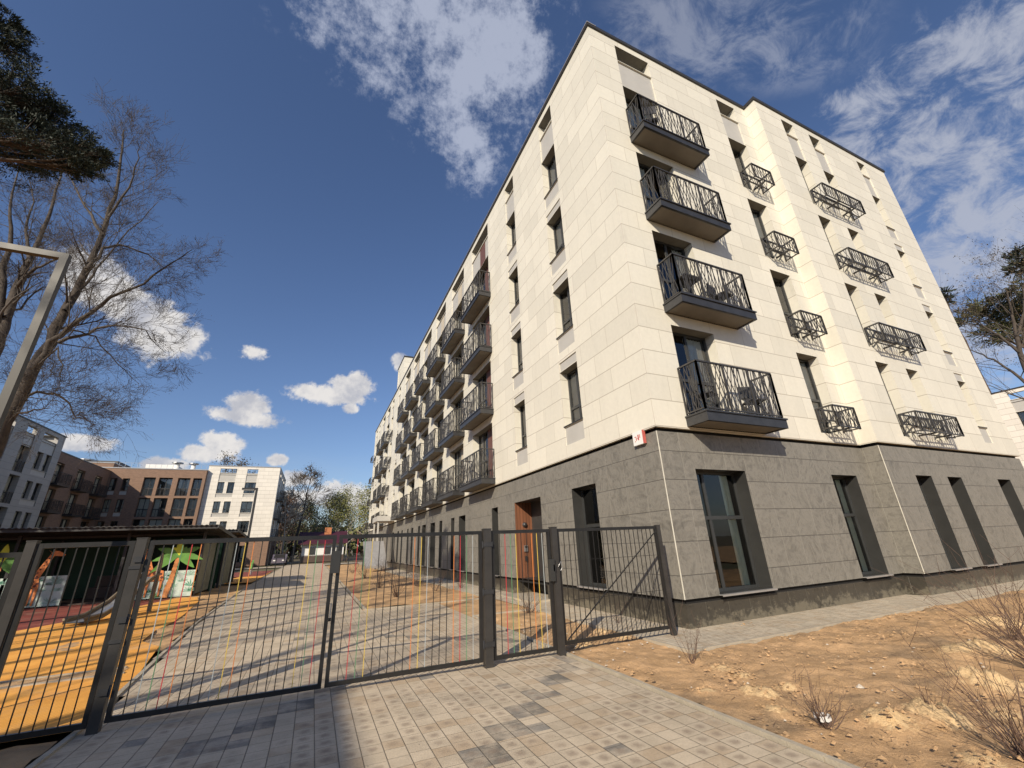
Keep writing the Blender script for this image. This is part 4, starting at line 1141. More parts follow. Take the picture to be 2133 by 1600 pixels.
# ------------------------------------------------------------------ trees
def grow(mb, p, d, L, r, lv, rnd, mat, tips, up=.12, spread=.6, seg=4, minr=.004, kids=(3, 5)):
    pts = [p.copy()]; rad = [r]; q = p.copy(); dd = d.normalized()
    for i in range(seg):
        dd = (dd+Vector((rnd.gauss(0, .13), rnd.gauss(0, .13), rnd.gauss(0, .10)+up*.35))).normalized()
        q = q+dd*(L/seg); pts.append(q.copy()); rad.append(max(minr, r*(1-.75*(i+1)/seg)))
    mb.tube(pts, rad, mat, 3 if r < .02 else 5 if r < .07 else 8)
    if lv == 0: tips.append((pts[-1], dd)); tips.append((pts[-2], dd)); return
    n = rnd.randint(*kids)
    for k_ in range(n):
        tt = rnd.uniform(.25, 1.); i = min(seg-1, int(tt*seg)); base = pts[i].lerp(pts[i+1], tt*seg-i)
        perp = dd.orthogonal().normalized(); perp.rotate(Quaternion(dd, rnd.uniform(0, 6.283)))
        nd = (dd*rnd.uniform(.7, 1.)+perp*spread*rnd.uniform(.6, 1.4)+Vector((0, 0, up))).normalized()
        grow(mb, base, nd, L*rnd.uniform(.5, .72), max(minr, rad[i]*.55), lv-1, rnd, mat, tips, up, spread, max(2, seg-1), minr, kids)


def leaves(mb, pts, n, size, sp, mat, rnd, aspect=1.):
    for _ in range(n):
        p, d = rnd.choice(pts); c = p+Vector((rnd.gauss(0, sp), rnd.gauss(0, sp), rnd.gauss(0, sp)))
        a = Vector((rnd.gauss(0, 1), rnd.gauss(0, 1), rnd.gauss(0, 1))).normalized(); b_ = a.orthogonal().normalized()
        s = size*rnd.uniform(.6, 1.3); a = a*s*aspect; b_ = b_*s
        mb.face([c-a*.5, c+b_*.35, c+a*.5, c-b_*.35], mat)


def tree(lab, base, H, r, rnd_seed, bark='bark', crown=None, levels=3, first=.35, nl=9, leafn=0, leafm='bud', lsize=.05, lsp=.2, spread=.8, up=.12, lean=(0, 0), group=None, name='tree', limbL=.42, minr=.006):
    rnd = random.Random(rnd_seed); t = thing(name, lab, 'tree', base, group)
    tr = MB(); b0 = Vector(base); pts = []; rad = []; n = 9
    for i in range(n+1):
        f_ = i/n; pts.append(b0+Vector((lean[0]*f_+rnd.gauss(0, .008*H)*f_, lean[1]*f_+rnd.gauss(0, .008*H)*f_, H*f_-.05))); rad.append(r*(1-.86*f_)*(1.35 if i == 0 else 1))
    tr.tube(pts, rad, bark, 10); tr.build('trunk', t)
    br = MB(); tips = []
    for k_ in range(nl):
        f_ = first+(1-first)*(k_+rnd.random()*.6)/nl; i = min(n-1, int(f_*n)); p = pts[i].lerp(pts[i+1], f_*n-i)
        a = k_*2.4+rnd.random()*.8; L = H*limbL*(1.1-.75*(f_-first)/(1-first))*rnd.uniform(.75, 1.15)
        d = Vector((math.cos(a)*spread, math.sin(a)*spread, .45+.5*f_))
        grow(br, p, d, L, rad[i]*.5, levels, rnd, 'twig' if bark != 'bark_birch' else bark, tips, up, .62, 4, minr)
    br.build('branches', t)
    if leafn:
        lf = MB(); leaves(lf, tips, leafn, lsize, lsp, leafm, rnd); lf.build('foliage', t)
    return t


def poly_tree(lab, limbs, plane, ax, seed, base, group=None, leafm='bud', leafn=1500, lsize=.03, lv=3, bark='bark', nsub=10, subL=1.6):
    """limbs measured on the photo: each is a list of pixels plus start and end radius, stood up at its real distance with depth spread"""
    rnd = random.Random(seed); t = thing('tree', lab, 'tree', base, group)
    tr, br = MB(), MB(); tips = []
    for n_, (px, r0, r1, depth) in enumerate(limbs):
        pts = []
        for i, q in enumerate(px):
            f_ = i/(len(px)-1); pts.append(at(q[0], q[1], ax, plane+depth*f_))
        if n_ == 0: pts = [Vector(base)]+pts
        fine = []
        for a, b_ in zip(pts, pts[1:]):
            for s in range(3): fine.append(a.lerp(b_, s/3)+Vector((rnd.gauss(0, .02), rnd.gauss(0, .02), rnd.gauss(0, .02))))
        fine.append(pts[-1]); N = len(fine)-1
        rad = [r0+(r1-r0)*(i/N)**.8 for i in range(N+1)]
        (tr if n_ == 0 else br).tube(fine, rad, bark if r0 > .05 else 'twig', 10 if r0 > .06 else 6)
        st_ = .40 if n_ == 0 else .12
        for k_ in range(nsub):
            f_ = st_+(1-st_)*(k_+rnd.random())/nsub; i = min(N-1, int(f_*N)); dd = (fine[i+1]-fine[i]).normalized()
            perp = dd.orthogonal().normalized(); perp.rotate(Quaternion(dd, rnd.uniform(0, 6.283)))
            nd = (dd*.8+perp*rnd.uniform(.5, 1.)+Vector((0, 0, .1))).normalized()
            grow(br, fine[i], nd, subL*(1.15-.6*f_)*rnd.uniform(.6, 1.2), max(.006, rad[i]*.34), lv, rnd, 'twig', tips, .08, .65, 4, .0026)
    tr.build('trunk', t); br.build('branches', t)
    if leafn:
        lf = MB(); leaves(lf, tips, leafn, lsize, .06, leafm, rnd); lf.build('foliage', t)
    return t, tips


# the big bare tree at the left
pl = 7.5
b0 = at(-60, 1010, 1, pl); 
poly_tree('tall bare budding tree leaning right behind the near lamp post', [
    ([(-40, 980), (10, 880), (60, 790), (100, 715), (140, 640), (180, 560), (212, 490), (238, 410), (252, 330), (258, 270)], .21, .018, .4),
    ([(62, 785), (105, 715), (160, 670), (230, 620), (300, 590), (360, 545), (400, 520)], .085, .008, -1.0),
    ([(180, 560), (215, 520), (250, 508), (310, 530), (345, 560)], .055, .008, .8),
    ([(135, 645), (170, 600), (200, 560), (270, 480), (330, 420)], .06, .008, 1.6),
    ([(120, 712), (180, 695), (240, 675), (300, 690), (345, 735)], .05, .007, -.5),
    ([(40, 830), (80, 815), (130, 825), (160, 870), (200, 880)], .045, .007, .5),
    ([(30, 868), (70, 855), (105, 850)], .035, .008, -.7),
    ([(70, 770), (120, 725), (128, 780), (115, 815)], .03, .006, -1.2),
    ([(212, 490), (180, 430), (150, 380), (120, 320)], .05, .008, 1.),
    ([(225, 450), (270, 390), (290, 330), (285, 290)], .045, .006, -.8),
    ([(100, 715), (140, 690), (200, 700), (240, 760), (290, 800)], .04, .006, 1.2),
], pl, 1, 11, (b0.x-.3, pl, 0.), None, 'bud', 7500, .028, 3, 'bark', 13, 1.35)
# a second bare tree just left of it
b1 = at(-70, 800, 1, 9.5)
poly_tree('second bare tree half out of view at the left edge with forked dark trunk', [
    ([(-60, 800), (-10, 720), (10, 660), (35, 600), (60, 545), (80, 500), (110, 420), (130, 350)], .22, .02, .5),
    ([(-20, 735), (0, 640), (8, 560), (25, 500), (20, 430), (40, 350)], .14, .015, .6),
    ([(35, 600), (70, 560), (120, 540), (160, 520)], .06, .008, -1.),
    ([(60, 545), (50, 480), (70, 420), (60, 370)], .06, .008, 1.),
    ([(5, 660), (40, 640), (90, 600), (130, 590)], .05, .007, 1.4),
], 9.5, 1, 12, (b1.x-1.0, 9.5, 0.), None, 'bud', 5000, .028, 3, 'bark', 12, 1.35)


def pine(lab, base, H, r, clumps, seed, mat='needle', nn=900, size=.11, group=None, crown_c=None):
    """clumps: world centres with radius"""
    rnd = random.Random(seed); t = thing('pine_tree', lab, 'tree', base, group); b0 = Vector(base)
    tr = MB(); pts = [b0+Vector((rnd.gauss(0, .05), rnd.gauss(0, .05), H*i/8)) for i in range(9)]; tr.tube(pts, [r*(1-.8*i/8) for i in range(9)], 'bark_pine', 10); tr.build('trunk', t)
    br, lf = MB(), MB()
    for (c, R) in clumps:
        c = Vector(c); zz = min(max(c.z-R*1.2, H*.35), H*.97); p = b0+Vector((0, 0, zz)); mid = p.lerp(c, .55)+Vector((0, 0, -.1*R))
        br.tube([p, mid, c], [max(.03, r*.35), .05, .012], 'bark_pine', 6)
        tips = []
        for _ in range(26):
            d = Vector((rnd.gauss(0, 1), rnd.gauss(0, 1), rnd.gauss(0, .55))).normalized(); e = c+Vector((d.x*R, d.y*R, d.z*R*.7))*rnd.uniform(.35, 1.05)
            s_ = mid.lerp(c, rnd.uniform(.3, 1.)); br.tube([s_, s_.lerp(e, .6)+Vector((0, 0, -.05)), e], [.018, .010, .004], 'twig', 3); tips.append((e, d))
        for _ in range(nn):
            e, d = rnd.choice(tips); q = e+Vector((rnd.gauss(0, .12), rnd.gauss(0, .12), rnd.gauss(0, .09)))*R/1.0
            a = (d*.6+Vector((rnd.gauss(0, .7), rnd.gauss(0, .7), rnd.gauss(0, .5)+.35))).normalized(); b_ = a.orthogonal().normalized(); b_.rotate(Quaternion(a, rnd.uniform(0, 6.28)))
            s = size*rnd.uniform(.6, 1.3); lf.face([q, q+a*s*.5+b_*s*.11, q+a*s, q+a*s*.5-b_*s*.11], mat)
    br.build('branches', t); lf.build('foliage', t)
    return t


pc = []
for (px, py, R, dy) in ((10, 50, .35, 0), (20, 105, .45, .4), (15, 165, .7, 0), (55, 195, .6, -.3), (30, 235, .8, .6), (85, 225, .6, 0), (110, 262, .7, .3), (65, 285, .8, -.5), (140, 285, .6, .2), (170, 312, .55, -.2), (120, 322, .6, .6),
                        (205, 330, .42, .1), (20, 300, .8, 0), (70, 335, .5, .5), (-40, 240, .9, .2), (-50, 150, .9, 0), (-30, 60, .8, 0), (160, 345, .4, -.4), (-80, 330, .9, .5), (-110, 200, 1., 0)):
    pc.append((at(px, py, 1, 3.2+dy), R*.92))
c0 = at(-110, 300, 1, 3.2)
pine('dark pine with dense needle clumps reaching into the upper left corner', (c0.x-1.2, 3.2, 0), pc[0][0].z+1.5, .24, pc, 5, 'needle', 2300, .085)

# trees to the left that throw the long stripes over the lane
for i, (x, y, H, r, nm) in enumerate(((-20.9, -11.2, 17, .19, 'slender bare tree far left'), (-21.0, -7.4, 17, .15, 'thin bare tree left'), (-25.5, -9.4, 19, .2, 'stout bare tree behind'), (-27.5, -6.0, 18, .2, 'forked bare tree'))):
    tree(nm+' of the gate throwing a long shadow stripe on the lane', (x, y, 0), H, r, 40+i, 'bark', None, 2, .40, 10, 300, 'bud', .04, .12, .8, .15, (.3, .2), 'bare trees left of the gate', limbL=.30)
pine('unseen dense pine added off to the left to shade the play shelter', (-23.6, 9.4, 0), 13, .3, [((-23.6+1.7*math.cos(a_*1.1), 9.4+1.5*math.sin(a_*1.7), 4.2+a_*.48), 1.35) for a_ in range(17)], 6, 'needle', 420, .30)  # added out of view so its shadow falls on the shelter boards
pine('second unseen dense pine added beyond the first to widen its shade', (-27.6, 11.0, 0), 15, .3, [((-27.6+2.1*math.cos(a_*1.3), 11.0+1.6*math.sin(a_*1.5), 4.0+a_*.52), 1.7) for a_ in range(17)], 8, 'needle', 420, .32)  # also added out of view, spreads the shade farther along the shelter

# middle distance
tree('tall bare tree with forked crown beside the far cream block', (-10.0, 88, 0), 16.3, .30, 61, 'bark', None, 3, .45, 13, 2200, 'bud', .16, .5, .85, .05, (1.6, 0), None, limbL=.26, minr=.025)
tree('slim white-stemmed bare tree at the far end of the lane', (-10.9, 78, 0), 10.8, .15, 62, 'bark_birch', None, 3, .4, 10, 700, 'bud', .14, .4, .7, .2, (-.8, 0), None, limbL=.30, minr=.02)
for i, (x, y, H, lab, lm, n_) in enumerate(((-3.4, 92, 11.6, 'yellow-green budding tree behind the maroon roofed house', 'spring_leaf', 5200), (4.4, 88, 12.0, 'round green budding tree close to the end of the long block', 'spring_leaf', 5200),
                                            (.6, 104, 14.0, 'taller thin green tree between the two rounder ones', 'spring_leaf', 3600), (-12.6, 100, 11.5, 'russet bushy tree behind the slim white-stemmed tree', 'russet_twig', 5200), (-15.5, 120, 15, 'bare brown tree top just right of the far cream block', 'bud', 2600),
                                            (-25, 105, 20.5, 'bare tree crown rising over the brown brick block', 'bud', 2200), (-8.5, 110, 12, 'low olive tree between the house and the russet tree', 'needle_olive', 4600))):
    tree(lab, (x, y, 0), H, .16, 70+i, 'bark_birch' if lm == 'spring_leaf' else 'bark', None, 2, .22, 15, n_, lm, .30, .75, .75, .15, (0, 0), 'trees at the far end of the lane', limbL=.34, minr=.03)
# far wood
rnd = random.Random(9); wf = MB()
for _ in range(8500):
    x = rnd.uniform(-120, 70); y = rnd.uniform(128, 160); hz = 8.5+3.0*noise.noise(Vector((x*.08, y*.05, 0)))+2*noise.noise(Vector((x*.4, 0, 2)))
    z = rnd.random()**.7*hz; c = Vector((x, y, z)); a = Vector((rnd.gauss(0, 1), rnd.gauss(0, .5), rnd.gauss(0, 1))).normalized()*.9; b_ = a.orthogonal().normalized()*.7
    wf.face([c-a, c+b_, c+a, c-b_], rnd.choice(('needle_olive', 'russet_twig', 'spring_leaf', 'needle')))
for _ in range(160):
    x = rnd.uniform(-120, 70); y = rnd.uniform(128, 150); wf.tube([(x, y, 0), (x+rnd.uniform(-.5, .5), y, rnd.uniform(7, 12))], [.18, .05], rnd.choice(('bark', 'bark_birch', 'bark_pine')), 4)
tag(wf.build('wood'), 'distant mixed wood of olive and russet trees closing the lane', 'wood', None, 'stuff')

# right of the long block
rc = []
for (px, py, R) in ((2020, 665, 1.6), (2060, 640, 1.7), (2100, 650, 1.8), (2075, 690, 1.5), (2140, 600, 2.), (2150, 680, 2.2), (2130, 640, 1.6)):
    p = at(px, py, 0, 36.); rc.append((p, R*.75))
b2 = at(2150, 760, 0, 36.)
pine('olive green pine crown right of the cream wall', (36, b2.y, 0), 13, .25, rc, 15, 'needle_olive', 900, .34)
rc = [(at(px, py, 0, 33.), R) for px, py, R in ((2128, 528, .55), (2125, 560, .6), (2150, 545, .9))]
b2 = at(2230, 560, 0, 33.)
pine('pine branch tip poking in at the right edge above the others', (33, b2.y, 0), 14, .25, rc, 16, 'needle', 300, .4)
rc = [(at(1964, 612, 0, 60.), .9), (at(1966, 625, 0, 60.), .9)]
pine('small dark treetop peeping over the right end of the roofline', (60, at(1965, 620, 0, 60.).y, 0), 24.5, .25, rc, 17, 'needle', 160, .7)
b3 = at(2160, 900, 0, 30.)
poly_tree('bare brown tree at the right edge in front of the distant cream block', [
    ([(2190, 900), (2150, 800), (2125, 735), (2115, 690), (2105, 640), (2095, 600)], .22, .03, .0),
    ([(2155, 815), (2110, 775), (2070, 750), (2035, 735), (2000, 720)], .09, .015, .6),
    ([(2125, 735), (2080, 700), (2050, 680), (2030, 660)], .09, .015, -.8),
    ([(2118, 700), (2135, 650), (2130, 600), (2140, 560)], .09, .015, .8),
    ([(2170, 850), (2130, 830), (2090, 815), (2050, 800)], .06, .012, 1.),
], 30., 0, 18, (30, b3.y-1.2, 0), None, 'bud', 5000, .09, 2, 'bark', 12, 3.6)


# ------------------------------------------------------------------ shrubs: bare canes
def shrub(x, y, n, h, spread, seed, lab, r=.0045, name='bare_shrub', sub=True, z=0., ties=False):
    rnd = random.Random(seed); t = thing(name, lab, 'shrub', (x, y, z), 'bare shrubs planted in the soil'); mb = MB()
    for i in range(n):
        a = rnd.uniform(0, 6.283); ln = rnd.uniform(.2, 1.)**.8*spread*1.7; L = h*rnd.uniform(.45, 1.15)
        p = Vector((x+rnd.gauss(0, .03), y+rnd.gauss(0, .03), z-.02)); d = Vector((math.cos(a)*ln, math.sin(a)*ln, 1)).normalized(); pts = [p.copy()]; rad = [r]
        for k_ in range(5):
            d = (d+Vector((rnd.gauss(0, .13), rnd.gauss(0, .13), rnd.gauss(0, .07)+.06))).normalized(); p = p+d*L/5; pts.append(p.copy()); rad.append(r*(1-.16*(k_+1)))
            if sub and k_ > 0 and rnd.random() < .7:
                e = (d+Vector((rnd.gauss(0, .6), rnd.gauss(0, .6), rnd.gauss(0, .3)))).normalized(); mb.tube([p, p+e*L*.14, p+e*L*.26+Vector((0, 0, .02))], [r*.5, r*.35, r*.2], 'shrub_twig', 3)
        mb.tube(pts, rad, 'shrub_twig', 4)
    mb.build('canes', t)
    if ties:
        q = MB()
        for k_ in range(8):
            a = rnd.uniform(0, 6.28); q.box((x+math.cos(a)*.06-.012, y+math.sin(a)*.05-.01, z+.03), (x+math.cos(a)*.06+.012, y+math.sin(a)*.05+.01, z+.055+rnd.random()*.02), 'white_paint')
        q.build('tie', t)
    return t


p = at(1716, 1508, 2, 0.); shrub(p.x, p.y, 30, .42, .95, 21, 'bare spiky shrub with white ties at its foot in front of the big stone window', .0040, ties=True)
p = at(1442, 1378, 2, 0.); shrub(p.x, p.y, 11, .62, .5, 22, 'small bare shrub next to the end of the fence panel', .0045)
p = at(2150, 1590, 2, 0.); shrub(p.x, p.y, 46, .75, .85, 23, 'large bare shrub in the lower right corner', .0045)
p = at(2190, 1400, 2, 0.); shrub(p.x, p.y, 40, 1.35, .95, 24, 'tall bare shrub arching in from the right edge', .006)
p = at(1945, 1478, 2, 0.); shrub(p.x, p.y, 12, .38, .9, 25, 'thin low bare shrub between two ochre clay heaps', .003)
p = at(2110, 1330, 2, 0.); shrub(p.x, p.y, 18, 1.2, .7, 26, 'bare shrub close to the narrow stone windows at right', .005)
p = at(1102, 1278, 2, 0.); shrub(p.x, p.y, 22, .65, .7, 27, 'bare shrub seen through the narrow gate in front of the entrance', .006)
p = at(1290, 1300, 2, 0.); shrub(p.x, p.y, 8, .5, .6, 28, 'few bare canes behind the braced fence panel', .004)
rnd = random.Random(77)
for i, (px, py, n_, h) in enumerate(((825, 1245, 26, 1.15), (790, 1225, 20, 1.1), (760, 1205, 20, 1.1), (870, 1222, 18, 1.0), (735, 1195, 18, 1.1), (905, 1232, 12, .8), (960, 1225, 14, .8), (800, 1190, 22, 1.2), (850, 1195, 16, 1.1), (740, 1178, 20, 1.3), (770, 1175, 20, 1.3), (720, 1172, 18, 1.2))):
    p = at(px, py, 2, 0.)
    shrub(p.x, p.y, n_, h, .6, 100+i, 'bare shrub in the long soil bed behind the gate, number %d counting from the nearest' % (i+1) if False else
          ('nearest bare shrub in the bed behind the wide gate', 'bare shrub left behind the nearest one in the bed', 'bare shrub by the lane edge of the long bed', 'bare shrub in the middle of the bed behind the nearest', 'small shrub at the lane side farther along the bed',
           'low shrub at the wall side of the bed near the path', 'low shrub right beside the post end of the bed', 'bushy bare shrub deep in the bed before the dark plinth', 'slim shrub deep in the bed close to the wall', 'far shrub at the lane edge near the white canopy',
           'far shrub beside the wall windows', 'farthest shrub of the bed where the lane narrows')[i], .007)

# ------------------------------------------------------------------ play shelter
PY0, PY1, PX = 17.4, 20.9, -10.85
S1 = thing('play_shelter', 'dark green open-fronted play shelter with corrugated roof and painted boards', 'shelter', (-18, 19, 0))
def corr_roof(t, x0, x1, y0, y1, z0, z1, nm='roof'):
    f = MB(); n = int((x1-x0)/.09)
    for i in range(n):
        xa = x0+(x1-x0)*i/n; xb = x0+(x1-x0)*(i+1)/n; da = .035*(i % 2); db = .035*((i+1) % 2)
        for th in (0, -.03): f.face([(xa, y0, z0+da+th), (xb, y0, z0+db+th), (xb, y1, z1+db+th), (xa, y1, z1+da+th)], 'pav_roof', (0, 0, 1 if th == 0 else -1))
        f.face([(xa, y0, z0+da-.03), (xb, y0, z0+db-.03), (xb, y0, z0+db), (xa, y0, z0+da)], 'pav_roof', (0, -1, 0))
    f.bar((x0, y0+.12, z0-.08), (x1, y0+.12, z0-.08), .08, 'pav_roof', .12); f.bar((x1-.02, y0, z0-.05), (x1-.02, y1, z1-.05), .05, 'pav_roof', .14); f.bar((x0, (y0+y1)/2, (z0+z1)/2-.08), (x1, (y0+y1)/2, (z0+z1)/2-.08), .08, 'pav_roof', .1)
    f.build(nm, t)
corr_roof(S1, -27.5, -10.2, 16.05, 21.4, 2.86, 2.50)
f = MB(); f.box((-27, PY1, 0), (PX, PY1+.06, 2.45), 'pav_green'); f.box((-27, PY0, 0), (-26.9, PY1, 2.5), 'pav_green'); f.build('back_wall', S1)
f = MB()
n = 18
for i in range(n):
    ya = PY0+.15+(PY1-PY0-.9)*i/n; yb = PY0+.15+(PY1-PY0-.9)*(i+1)/n; f.face([(PX+.02*(i % 2), ya, .12), (PX+.02*((i+1) % 2), yb, .12), (PX+.02*((i+1) % 2), yb, 2.30), (PX+.02*(i % 2), ya, 2.30)], 'pav_panel', (1, 0, 0))
f.box((PX-.08, PY0+.15, .10), (PX-.03, PY1-.75, 2.34), 'pav_panel'); f.build('side_panel', S1)
for x in (PX-.05, -13.6, -17., -20.5, -24.):
    for y in (PY0+.05, PY1-.1):
        f = MB(); f.box((x-.05, y-.05, 0), (x+.05, y+.05, 2.66), 'dark_metal'); f.build('post', S1)
f = MB(); f.box((PX-.02, PY1-.55, 0), (PX+.03, PY1+.05, 2.4), 'pav_green'); f.build('corner_board', S1)
f = MB(); f.box((-26, PY0+.2, .0), (PX-.2, PY1, .05), 'pav_brown'); f.build('floor', S1)
f = MB(); f.box((-15.3, 19.9, .05), (-13.5, 20.5, .5), 'pav_brown'); f.box((-15.3, 20.5, .5), (-13.5, 20.6, .95), 'pav_brown'); f.build('bench', S1)


def board(t, x0, x1, y, z0, z1, seed):
    rnd = random.Random(seed); g = MB(); g.box((x0, y, z0), (x1, y+.02, z1), 'mint_board')
    for k_ in range(22):
        cx, cz, L, n = rnd.uniform(x0+.1, x1-.1), rnd.uniform(z0+.02, z1-.15), rnd.uniform(.16, .34), rnd.randint(6, 9); mt = rnd.choice(('mural_leaf', 'mural_pale', 'mural_pale', 'palm_leaf') if cz < z0+.45 else ('mural_pale', 'mural_pale', 'mural_leaf')); yy = y-.0012-k_*.0004
        for i in range(n):
            a = math.pi*(i+.5)/n+rnd.uniform(-.15, .15); l = L*rnd.uniform(.7, 1.1); w = .024
            ex, ez = cx+math.cos(a)*l, cz+math.sin(a)*l*.8; ex = min(max(ex, x0), x1); ez = min(max(ez, z0), z1)
            nx, nz = -(ez-cz), (ex-cx); q = math.hypot(nx, nz) or 1; nx *= w/q; nz *= w/q; mx_, mz = cx+(ex-cx)*.55, cz+(ez-cz)*.55
            g.face([(cx, yy, cz), (mx_+nx, yy, mz+nz), (ex, yy, ez), (mx_-nx, yy, mz-nz)], mt, (0, -1, 0))
    return g.build('mural_board', t)


def giraffe(t, x, y, z0, s, flip=1):
    f = MB()
    def pr(pts, mat='giraffe', dy=0.): f.prism([(x+flip*a*s, z0+b_*s) for a, b_ in pts], 1, y-.02-dy, y-dy, mat)
    pr([(-.42, .62), (-.36, 1.0), (.0, 1.12), (.22, 1.05), (.30, .66), (.1, .60)])          # body
    for a in (-.40, -.22, .06, .20): pr([(a, .64), (a+.10, .64), (a+.075, .0), (a+.025, .0)])
    pr([(.02, 1.08), (.24, 1.0), (.50, 1.86), (.38, 1.92)], dy=.001)                         # neck
    pr([(.34, 1.84), (.44, 2.00), (.60, 1.98), (.82, 1.84), (.78, 1.77), (.52, 1.80)], dy=.002)   # head
    pr([(.42, 1.97), (.45, 1.97), (.44, 2.10), (.41, 2.10)]); pr([(.34, 1.95), (.40, 1.92), (.26, 2.02)])
    rnd = random.Random(int(x*10)); sp = []
    for (cx, cz, w) in [(rnd.uniform(-.36, .24), rnd.uniform(.68, 1.04), rnd.uniform(.035, .06)) for _ in range(15)]+[(.12+.26*k_/6+rnd.uniform(-.02, .03), 1.05+.8*k_/6, .030) for k_ in range(7)]:
        pr([(cx-w, cz-w*.6), (cx+w*.2, cz-w), (cx+w, cz), (cx+w*.4, cz+w), (cx-w*.7, cz+w*.7)], 'giraffe_spot', .004+rnd.random()*.003)
    f.build('giraffe_figure', t)


def palm(t, x, y, z0, h):
    f = MB(); n = 12
    for i in range(n):
        a, b_ = i/n, (i+1)/n; xa = x-.14*(1-a)**2+.05*a; xb = x-.14*(1-b_)**2+.05*b_; w = .13*(1-.45*a)
        f.prism([(xa-w, z0+h*a), (xa+w, z0+h*a), (xb+w*.72, z0+h*b_), (xb-w*.72, z0+h*b_)], 1, y-.03, y, 'palm_trunk')
    cx, cz = x+.05, z0+h
    for a, L, m_ in ((90, .72, 'palm_yellow'), (60, .5, 'palm_leaf'), (35, .95, 'palm_leaf'), (5, .95, 'palm_leaf'), (-25, .75, 'palm_leaf'), (145, .95, 'palm_leaf'), (175, .9, 'palm_leaf'), (205, .95, 'palm_leaf'), (120, .5, 'palm_yellow')):
        a = math.radians(a); d = Vector((math.cos(a), 0, math.sin(a))); e = Vector((-d.z, 0, d.x)); pts = []
        for s_, w in ((0, .03), (.3, .13), (.6, .12), (.85, .06), (1., .0)): pts.append((s_, w))
        dr = lambda s_: -.28*L*s_*s_*abs(math.cos(a))
        up_ = [(cx+d.x*L*s_+e.x*w, cz+d.z*L*s_+e.z*w+dr(s_)) for s_, w in pts]; dn = [(cx+d.x*L*s_-e.x*w, cz+d.z*L*s_-e.z*w+dr(s_)) for s_, w in reversed(pts[:-1])]
        f.prism(up_+dn, 1, y-.045-.002*(a % 3), y-.03, m_)
    f.build('palm_figure', t)


board(S1, -13.2, PX-.02, PY0-.0, .05, 1.08, 1); giraffe(S1, -12.45, PY0-.02, .12, .98, -1); palm(S1, -11.75, PY0-.03, .05, 1.62)
board(S1, -17.6, -15.2, PY0-.0, .05, 1.12, 2); giraffe(S1, -16.25, PY0-.02, .1, .98, 1); palm(S1, -17.3, PY0-.03, .05, 1.6)

S2 = thing('play_shelter', 'second dark green shelter behind the first with a grey sheet roof', 'shelter', (-14, 25, 0))
corr_roof(S2, -24, -10.3, 22.3, 28.0, 2.95, 2.6)
f = MB()
for i in range(16):
    ya = 22.7+3.0*i/16; yb = 22.7+3.0*(i+1)/16; f.face([(PX+.02*(i % 2), ya, .1), (PX+.02*((i+1) % 2), yb, .1), (PX+.02*((i+1) % 2), yb, 2.4), (PX+.02*(i % 2), ya, 2.4)], 'pav_panel', (1, 0, 0))
f.box((PX-.08, 22.7, .1), (PX-.03, 25.7, 2.42), 'pav_panel'); f.build('side_panel', S2)
f = MB(); f.box((-24, 27.4, 0), (PX, 27.46, 2.5), 'pav_green'); f.box((-24, 22.45, 0), (PX-.1, 22.5, 2.4), 'pav_green'); f.build('back_wall', S2)
f = MB()
for y in (22.6, 25.9, 27.4): f.box((PX-.06, y-.05, 0), (PX+.04, y+.05, 2.62), 'dark_metal')
f.build('post', S2)

# slide with a round wooden side board, and a spring toy disc
SL = thing('play_slide', 'steel slide with rounded plywood side boards on the orange surface', 'slide', (-11.2, 12, 0))
f = MB(); pts = [(-11.95, 9.75, .10), (-11.75, 10.3, .14), (-11.5, 11.0, .42), (-11.25, 11.8, .95), (-11.15, 12.1, 1.05)]
for (a, b_) in zip(pts, pts[1:]):
    a, b_ = Vector(a), Vector(b_); e = Vector((.34, -.12, 0)).normalized()*.24; f.face([a-e, a+e, b_+e, b_-e], 'steel', (0, 0, 1)); f.face([a-e-Vector((0, 0, .02)), a+e-Vector((0, 0, .02)), b_+e-Vector((0, 0, .02)), b_-e-Vector((0, 0, .02))], 'steel', (0, 0, -1))
f.build('chute', SL)
for s in (-1, 1):
    f = MB(); e = Vector((.34, -.12, 0)).normalized()*.26*s
    P_ = [Vector(q)+e for q in pts]; f.tube([q+Vector((0, 0, .08)) for q in P_], .035, 'ply', 8, True, True)
    for a, b_ in zip(P_, P_[1:]): f.face([a-Vector((0, 0, .04)), b_-Vector((0, 0, .04)), b_+Vector((0, 0, .12)), a+Vector((0, 0, .12))], 'ply')
    f.build('side_board', SL)
f = MB()
for (x, y) in ((-10.95, 12.05), (-11.35, 12.3)):
    prof = []
    for k_ in range(14):
        a = 2*math.pi*k_/14; prof.append((y+.20*math.cos(a)*(1.0 if math.sin(a) > 0 else .8), 1.15+.62*math.sin(a)))
    f.prism(prof, 0, x-.02, x+.02, 'ply'); f.box((x-.05, y-.05, 0), (x+.05, y+.05, 1.2), 'ply')
f.build('ladder_board', SL)

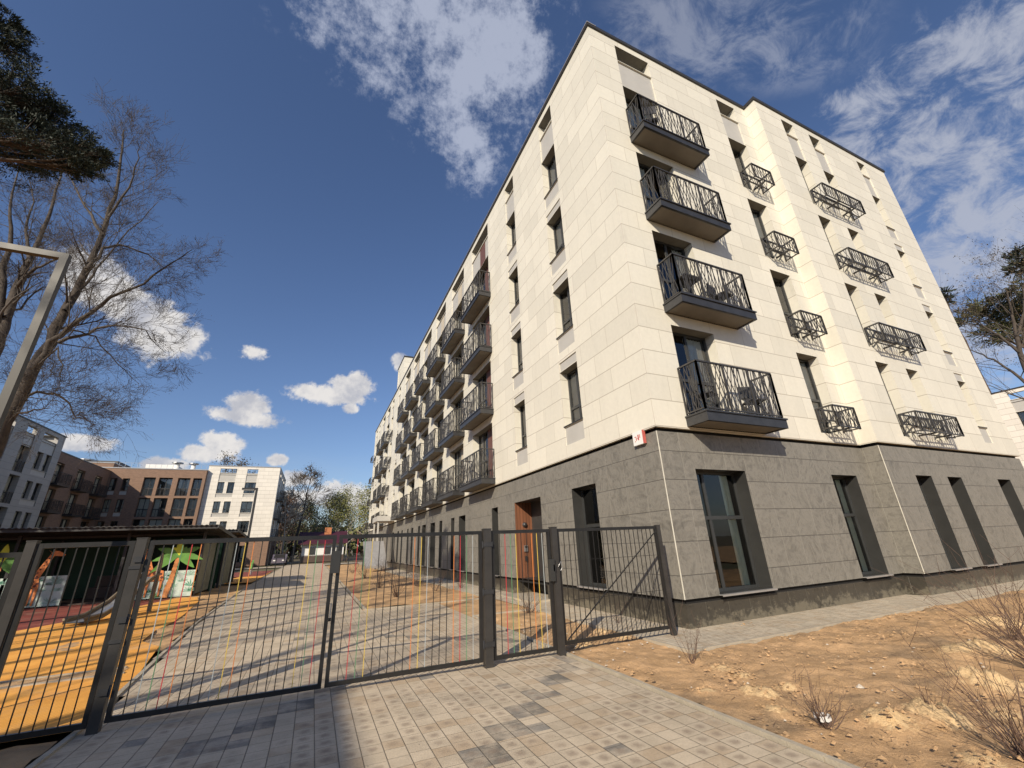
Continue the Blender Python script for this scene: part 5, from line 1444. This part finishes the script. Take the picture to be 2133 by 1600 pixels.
# far end of the lane: house, parked car, sand toy
H = thing('house', 'low house with maroon roof and orange chimney at the end of the lane', 'house', (-5, 78, 0))
f = MB(); f.box((-8.2, 76, 0), (-1.6, 82, 3.0), 'white_paint'); f.box((-8.25, 75.95, 0), (-1.55, 76, 1.0), 'pav_brown'); f.build('wall', H)
f = MB(); f.prism([(75.2, 2.95), (79, 4.9), (82.8, 2.95), (82.8, 2.8), (79, 4.7), (75.2, 2.8)], 0, -8.9, -1.1, 'tile_maroon'); f.prism([(76, 3.0), (82, 3.0), (79, 4.65)], 0, -8.2, -1.6, 'tile_maroon'); f.build('roof', H)
f = MB(); f.box((-4.9, 78, 4.4), (-3.8, 78.9, 5.55), 'clay_brick'); f.build('chimney', H)
for x in (-7.0, -4.6, -2.8):
    f = MB(); f.box((x, 75.9, 1.2), (x+.9, 75.97, 2.3), 'frame_metal'); f.build('window', H)

CA = thing('parked_car', 'dark grey parked car seen small through the gate beside the far cream block', 'car', (-10.6, 66, 0))
f = MB(); f.prism([(63.8, .35), (63.8, .85), (64.7, .98), (65.3, 1.48), (67.2, 1.48), (67.9, .98), (68.2, .9), (68.2, .35)], 0, -11.5, -9.75, 'car_paint'); f.build('body', CA)
f = MB(); f.face([(-11.35, 64.72, 1.0), (-9.9, 64.72, 1.0), (-10.0, 65.28, 1.44), (-11.25, 65.28, 1.44)], 'black_gap', (0, -1, 1)); f.v = [v+Vector((0, -.02, .02)) for v in f.v]; f.build('windscreen', CA)
for x in (-11.5, -9.75):
    for y in (64.6, 67.4):
        f = MB(); f.tube([(x-.1, y, .32), (x+.1, y, .32)], .32, 'tyre', 14, False, True); f.tube([(x-.11, y, .32), (x+.11, y, .32)], .18, 'steel', 10, False, True); f.build('wheel', CA)
for x in (-11.3, -10.2):
    f = MB(); f.box((x, 63.77, .62), (x+.28, 63.8, .76), 'white_paint'); f.build('headlight', CA)
GT = thing('dark_fence', 'low dark fence closing the lane in front of the house', 'fence', (-6, 70, 0))
f = MB()
for i in range(90): f.bar((-9.5+i*.14, 71, 0), (-9.5+i*.14, 71, 1.1), .03, 'dark_metal', .03, False)
f.bar((-9.5, 71, 1.1), (3, 71, 1.1), .05, 'dark_metal'); f.build('bars', GT)
# small sandbox toy by the lane
TY = thing('spring_toy', 'small green and cream spring toy on the red play surface', 'toy', (-10.9, 37, 0))
f = MB(); f.prism([(36.5, .5), (36.7, 1.0), (37.0, .85), (37.3, 1.15), (37.5, .6), (37.2, .45)], 0, -10.95, -10.85, 'palm_leaf'); f.build('body', TY)
f = MB(); f.tube([(-10.9+.1*math.cos(k_), 37+.1*math.sin(k_), .02+.45*k_/40) for k_ in range(41)], .015, 'steel', 5); f.build('spring', TY)
print('faces', sum(len(m_.polygons) for m_ in D.meshes), 'objects', len(D.objects))
